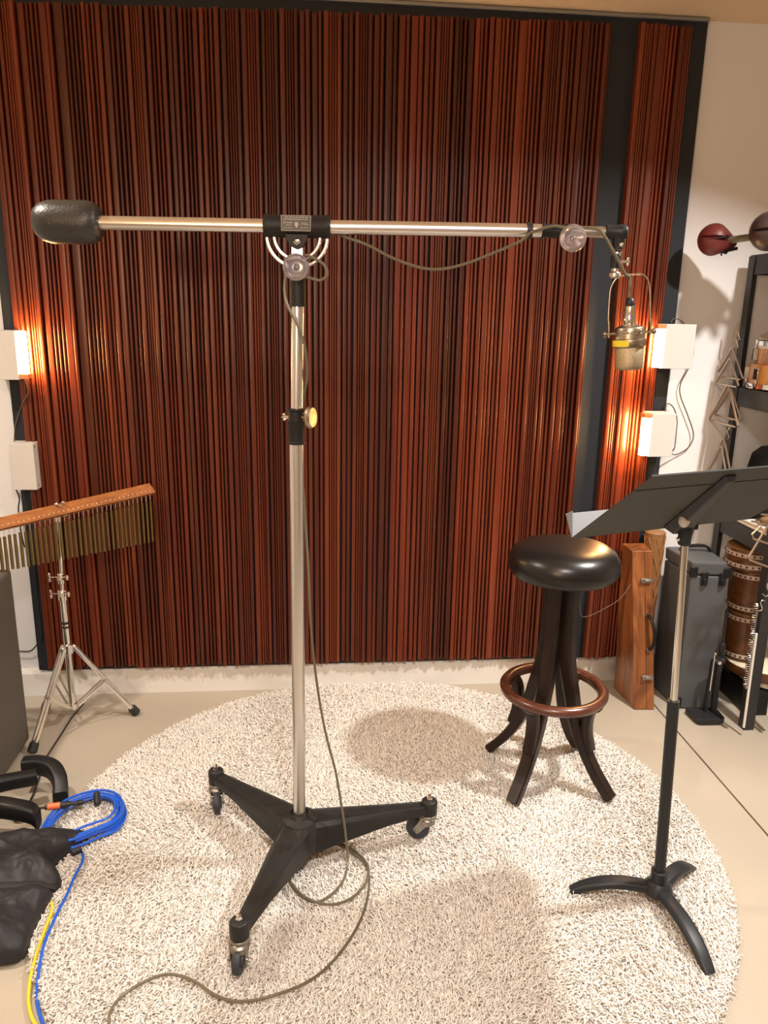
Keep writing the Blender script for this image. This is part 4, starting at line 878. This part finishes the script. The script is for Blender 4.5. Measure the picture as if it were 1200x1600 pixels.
# black case, pale board on the lower shelf
bk = thing('small_case', (1.72, -0.16, 0.736), 'small black rounded case on the lowest shelf behind the music stand', 'case')
MB().prism([V(1.650, -0.09, 0.733), V(1.640, -0.09, 0.90), V(1.655, -0.09, 0.975), V(1.69, -0.09, 1.0), V(1.80, -0.09, 1.01), V(1.86, -0.09, 0.98), V(1.87, -0.09, 0.733)], (0, -0.14, 0)).build('shell', M_black, bk, bev=0.010, smooth=False)
tag(MB().box((1.648, -0.288, 0.7355), (0.145, 0.190, 0.008)).build('pale_board', M_white, bev=0.001, smooth=False), 'thin pale board lying at the end of the lowest shelf', 'board')
gd_ = thing('shaker', (1.64, -0.30, 0.742), 'small brown shaker lying on the pale board at the shelf end', 'shaker')
MB().sph((1.635, -0.290, 0.760), 0.017, (1.9, 1, 1), n=20).build('gourd', M_hide, gd_); MB().cyl((1.600, -0.29, 0.760), (1.590, -0.29, 0.760), 0.008, n=14).build('cap', M_steel, gd_)

# triangles hung on hooks along the back post
def triangle(apex, h, w_, r, gap, yaw, m, label, par='shelf'):
    t = thing('triangle', tuple(apex), label, 'triangle', None)
    d = V(math.sin(yaw), -math.cos(yaw), 0)     # towards the camera mostly
    A_ = Vector(apex)
    L_ = A_ - d * w_ * 0.5 - V(0, 0, h); R_ = A_ + d * w_ * 0.5 - V(0, 0, h)
    pts = [R_ + V(0, 0, 0.0) - (R_ - A_).normalized() * 0.008]
    path = [R_ - (R_ - A_).normalized() * 0.006, A_ + (R_ - A_).normalized() * 0.012, A_ + (R_ - A_).normalized() * 0.004 , A_ + (L_ - A_).normalized() * 0.004, A_ + (L_ - A_).normalized() * 0.012,
            L_ - (L_ - A_).normalized() * 0.012, L_ - (L_ - A_).normalized() * 0.003 + (R_ - L_).normalized() * 0.003, L_ + (R_ - L_).normalized() * 0.012, R_ - (R_ - L_).normalized() * gap]
    MB().tube(path, r, n=10).build('bent_rod', m, t)
    return t
triangle((1.540, -0.072, 1.362), 0.112, 0.195, 0.0034, 0.020, 0.0, M_rod, 'steel triangle hanging highest on the shelf post')
triangle((1.528, -0.085, 1.322), 0.098, 0.170, 0.0034, 0.016, 0.0, M_rod, 'steel triangle nested just below the highest one')
triangle((1.545, -0.088, 1.214), 0.110, 0.195, 0.0034, 0.016, 0.0, M_rod, 'steel triangle, smaller of the middle pair on the post')
triangle((1.530, -0.090, 1.232), 0.150, 0.215, 0.0042, 0.022, 0.0, M_rod, 'steel triangle, larger of the middle pair on the post')
triangle((1.540, -0.092, 1.031), 0.150, 0.190, 0.0040, 0.018, 0.0, M_rod, 'outer steel triangle hanging just above the music stand desk')
triangle((1.528, -0.100, 1.000), 0.118, 0.150, 0.0036, 0.016, 0.0, M_rod, 'inner steel triangle hanging just above the music stand desk')
def hook(p, label, s=1.0):
    p = V(*p)
    pts = cat([p + V(0.014, 0, 0.014) * s, p + V(0.004, 0, 0.018) * s, p + V(-0.004, -0.002, 0.010) * s, p + V(0.0, -0.003, 0.0), p + V(0.004, -0.004, -0.012) * s, p + V(-0.004, -0.004, -0.020) * s, p + V(-0.013, -0.003, -0.014) * s], 5)
    tag(MB().tube(pts, 0.0016, n=7).build('hook', M_chrome), label, 'hook')
hook((1.556, -0.072, 1.405), 'wire hook on the back post, highest')
hook((1.552, -0.076, 1.375), 'wire hook on the back post holding the highest triangle')
hook((1.552, -0.088, 1.079), 'wire hook on the back post, below the middle triangles')
hook((1.552, -0.092, 1.043), 'wire hook on the back post just over the lowest triangles')
hook((1.566, -0.452, 0.560), 'wire hook on the front shelf post beside the wooden drums', 1.3)
hook((1.542, -0.466, 0.505), 'wire hook holding the nearer spring on the front post', 1.0)
tag(MB().cyl((1.545, -0.075, 1.455), (1.543, -0.078, 1.395), 0.0032, n=10).build('triangle_beater', M_rod), 'thin steel beater hanging above the triangles on the shelf post', 'beater')

# bent wire frames at the near end of the lowest shelf
wf = thing('bent_wire_rack', (1.55, -0.46, 0.6), 'champagne wire rack of bent rods hanging at the shelf end beside the music stand', 'wire rack')
Yw = -0.47
def Wp(px, z, y=Yw): return V(px, y, z)
for nm_, pts, r in (('bent_rod', [(1.4975, 0.792), (1.470, 0.762), (1.478, 0.746), (1.63, 0.700)], 0.0036), ('bent_rod', [(1.517, 0.787), (1.498, 0.742), (1.470, 0.682), (1.474, 0.672), (1.64, 0.610)], 0.0036), ('cross_rod', [(1.462, 0.808), (1.64, 0.765)], 0.0036), ('cross_rod', [(1.492, 0.832), (1.66, 0.812)], 0.0032)):
    MB().tube([Wp(a, z) for a, z in pts], r, n=9).build(nm_, M_rod, wf)
for k in range(6):
    MB().tube(cat([Wp(1.510 + k * 0.022, 0.765 + 0.004 * k, Yw - 0.006), Wp(1.530 + k * 0.022, 0.835, Yw - 0.010), Wp(1.556 + k * 0.020, 0.872, Yw - 0.008), Wp(1.585 + k * 0.018, 0.880, Yw)], 4), 0.0026, n=7).build('loop_wire', M_rod, wf)
MB().cyl((1.600, -0.470, 0.800), (1.600, -0.428, 0.800), 0.003, n=8).build('hanger_pin', M_rod, wf)

# drums standing on the floor under the shelf
def barrel(name, x, y, z0, z1, r0, rm, label, studs=True, top_skin=M_hide, g=None):
    t = thing(name, (x, y, z0), label, 'drum', g); h = z1 - z0
    MB().lathe([(r0, 0), (r0 * 1.01, 0.002)] + [(r0 + (rm - r0) * math.sin(PI * i / 10), 0.004 + (h - 0.008) * i / 10) for i in range(11)] + [(r0 * 0.98, h)], (x, y, z0), n=44).build('shell', M_drum, t)
    MB().lathe([(r0 * 1.005, 0), (r0 * 1.012, 0.004), (r0 * 0.98, 0.007), (r0 * 0.5, 0.008), (0.001, 0.008)], (x, y, z1 - 0.005), n=44).build('drumhead', top_skin, t)
    for zz in (0.016, h - 0.022):
        MB().lathe([(r0 * 1.012 + 0.001, -0.008), (r0 * 1.012 + 0.0022, -0.007), (r0 * 1.012 + 0.0022, 0.007), (r0 * 1.012 + 0.001, 0.008)], (x, y, z0 + zz), n=44, caps=False).build('band', M_pale, t)
        sm_ = MB()
        for k in range(26):
            a = 2 * PI * k / 26; d = V(math.cos(a), math.sin(a), 0); sm_.sph(V(x, y, z0 + zz) + d * (r0 * 1.012 + 0.002), 0.0042, n=8)
        sm_.build('studs', M_plate, t)
    return t
barrel('wooden_drum', 1.648, -0.190, 0.556, 0.635, 0.083, 0.086, 'brown studded wooden drum, topmost of the stack under the shelf')
barrel('wooden_drum', 1.668, -0.190, 0.385, 0.548, 0.072, 0.078, 'brown studded wooden drum, middle of the stack under the shelf')
barrel('wooden_drum', 1.672, -0.190, 0.190, 0.377, 0.072, 0.078, 'brown studded wooden drum, lowest of the stack under the shelf')
fd = thing('frame_drum', (1.74, -0.2, 0.1), 'cream skinned frame drum lying flat beneath the stacked wooden drums', 'drum')
MB().lathe([(0.125, 0.0), (0.135, 0.004), (0.142, 0.030), (0.140, 0.040)], (1.745, -0.215, 0.135), n=56).build('rim', M_drum, fd)
MB().lathe([(0.1395, 0.0), (0.1415, 0.004), (0.136, 0.0075), (0.001, 0.009)], (1.745, -0.215, 0.175), n=56).build('skin', M_skin, fd)
fd2 = thing('frame_drum', (1.80, -0.22, 0.1), 'second cream frame drum, lower of the two under the stacked wooden drums', 'drum')
MB().lathe([(0.125, 0.0), (0.142, 0.004), (0.142, 0.022), (0.13, 0.026)], (1.80, -0.225, 0.106), n=56).build('rim', M_skin, fd2)
bs = thing('black_case', (1.78, -0.2, 0), 'low black case on the floor under the frame drums', 'case')
MB().box((1.805, -0.215, 0.053), (0.34, 0.24, 0.100)).build('body', M_black, bs, bev=0.01, smooth=False)

# springs and rods hanging on the front post
def spring(p0, p1, r, turns, label):
    p0, p1 = V(*p0), V(*p1); d = (p1 - p0); x, y = frame(d); pts = []
    n = turns * 8
    for i in range(n + 1):
        a = 2 * PI * turns * i / n; pts.append(p0 + d * (i / n) + x * (r * math.cos(a)) + y * (r * math.sin(a)))
    t = thing('spring', tuple(p1), label, 'spring')
    MB().tube(pts, 0.0024, n=6).build('coil', M_chrome, t)
    MB().cyl(p0 + d * 0.01, p1, r * 0.5, n=10).build('core_rod', M_blackm, t)
spring((1.522, -0.470, 0.515), (1.526, -0.470, 0.195), 0.0068, 38, 'long bright spring hanging on the left side of the front shelf post')
spring((1.650, -0.470, 0.500), (1.645, -0.470, 0.120), 0.0068, 44, 'long bright spring hanging on the right side of the front shelf post')
tag(MB().cyl((1.540, -0.468, 0.400), (1.545, -0.468, 0.035), 0.0045, n=12).build('white_rod', M_white), 'slim white rod hanging at the left of the front shelf post, reaching near the floor', 'rod')
tag(MB().cyl((1.625, -0.470, 0.365), (1.630, -0.470, 0.082), 0.0065, n=12).build('white_rod', M_white), 'thicker white rod hanging between the front shelf post and the right spring', 'rod')
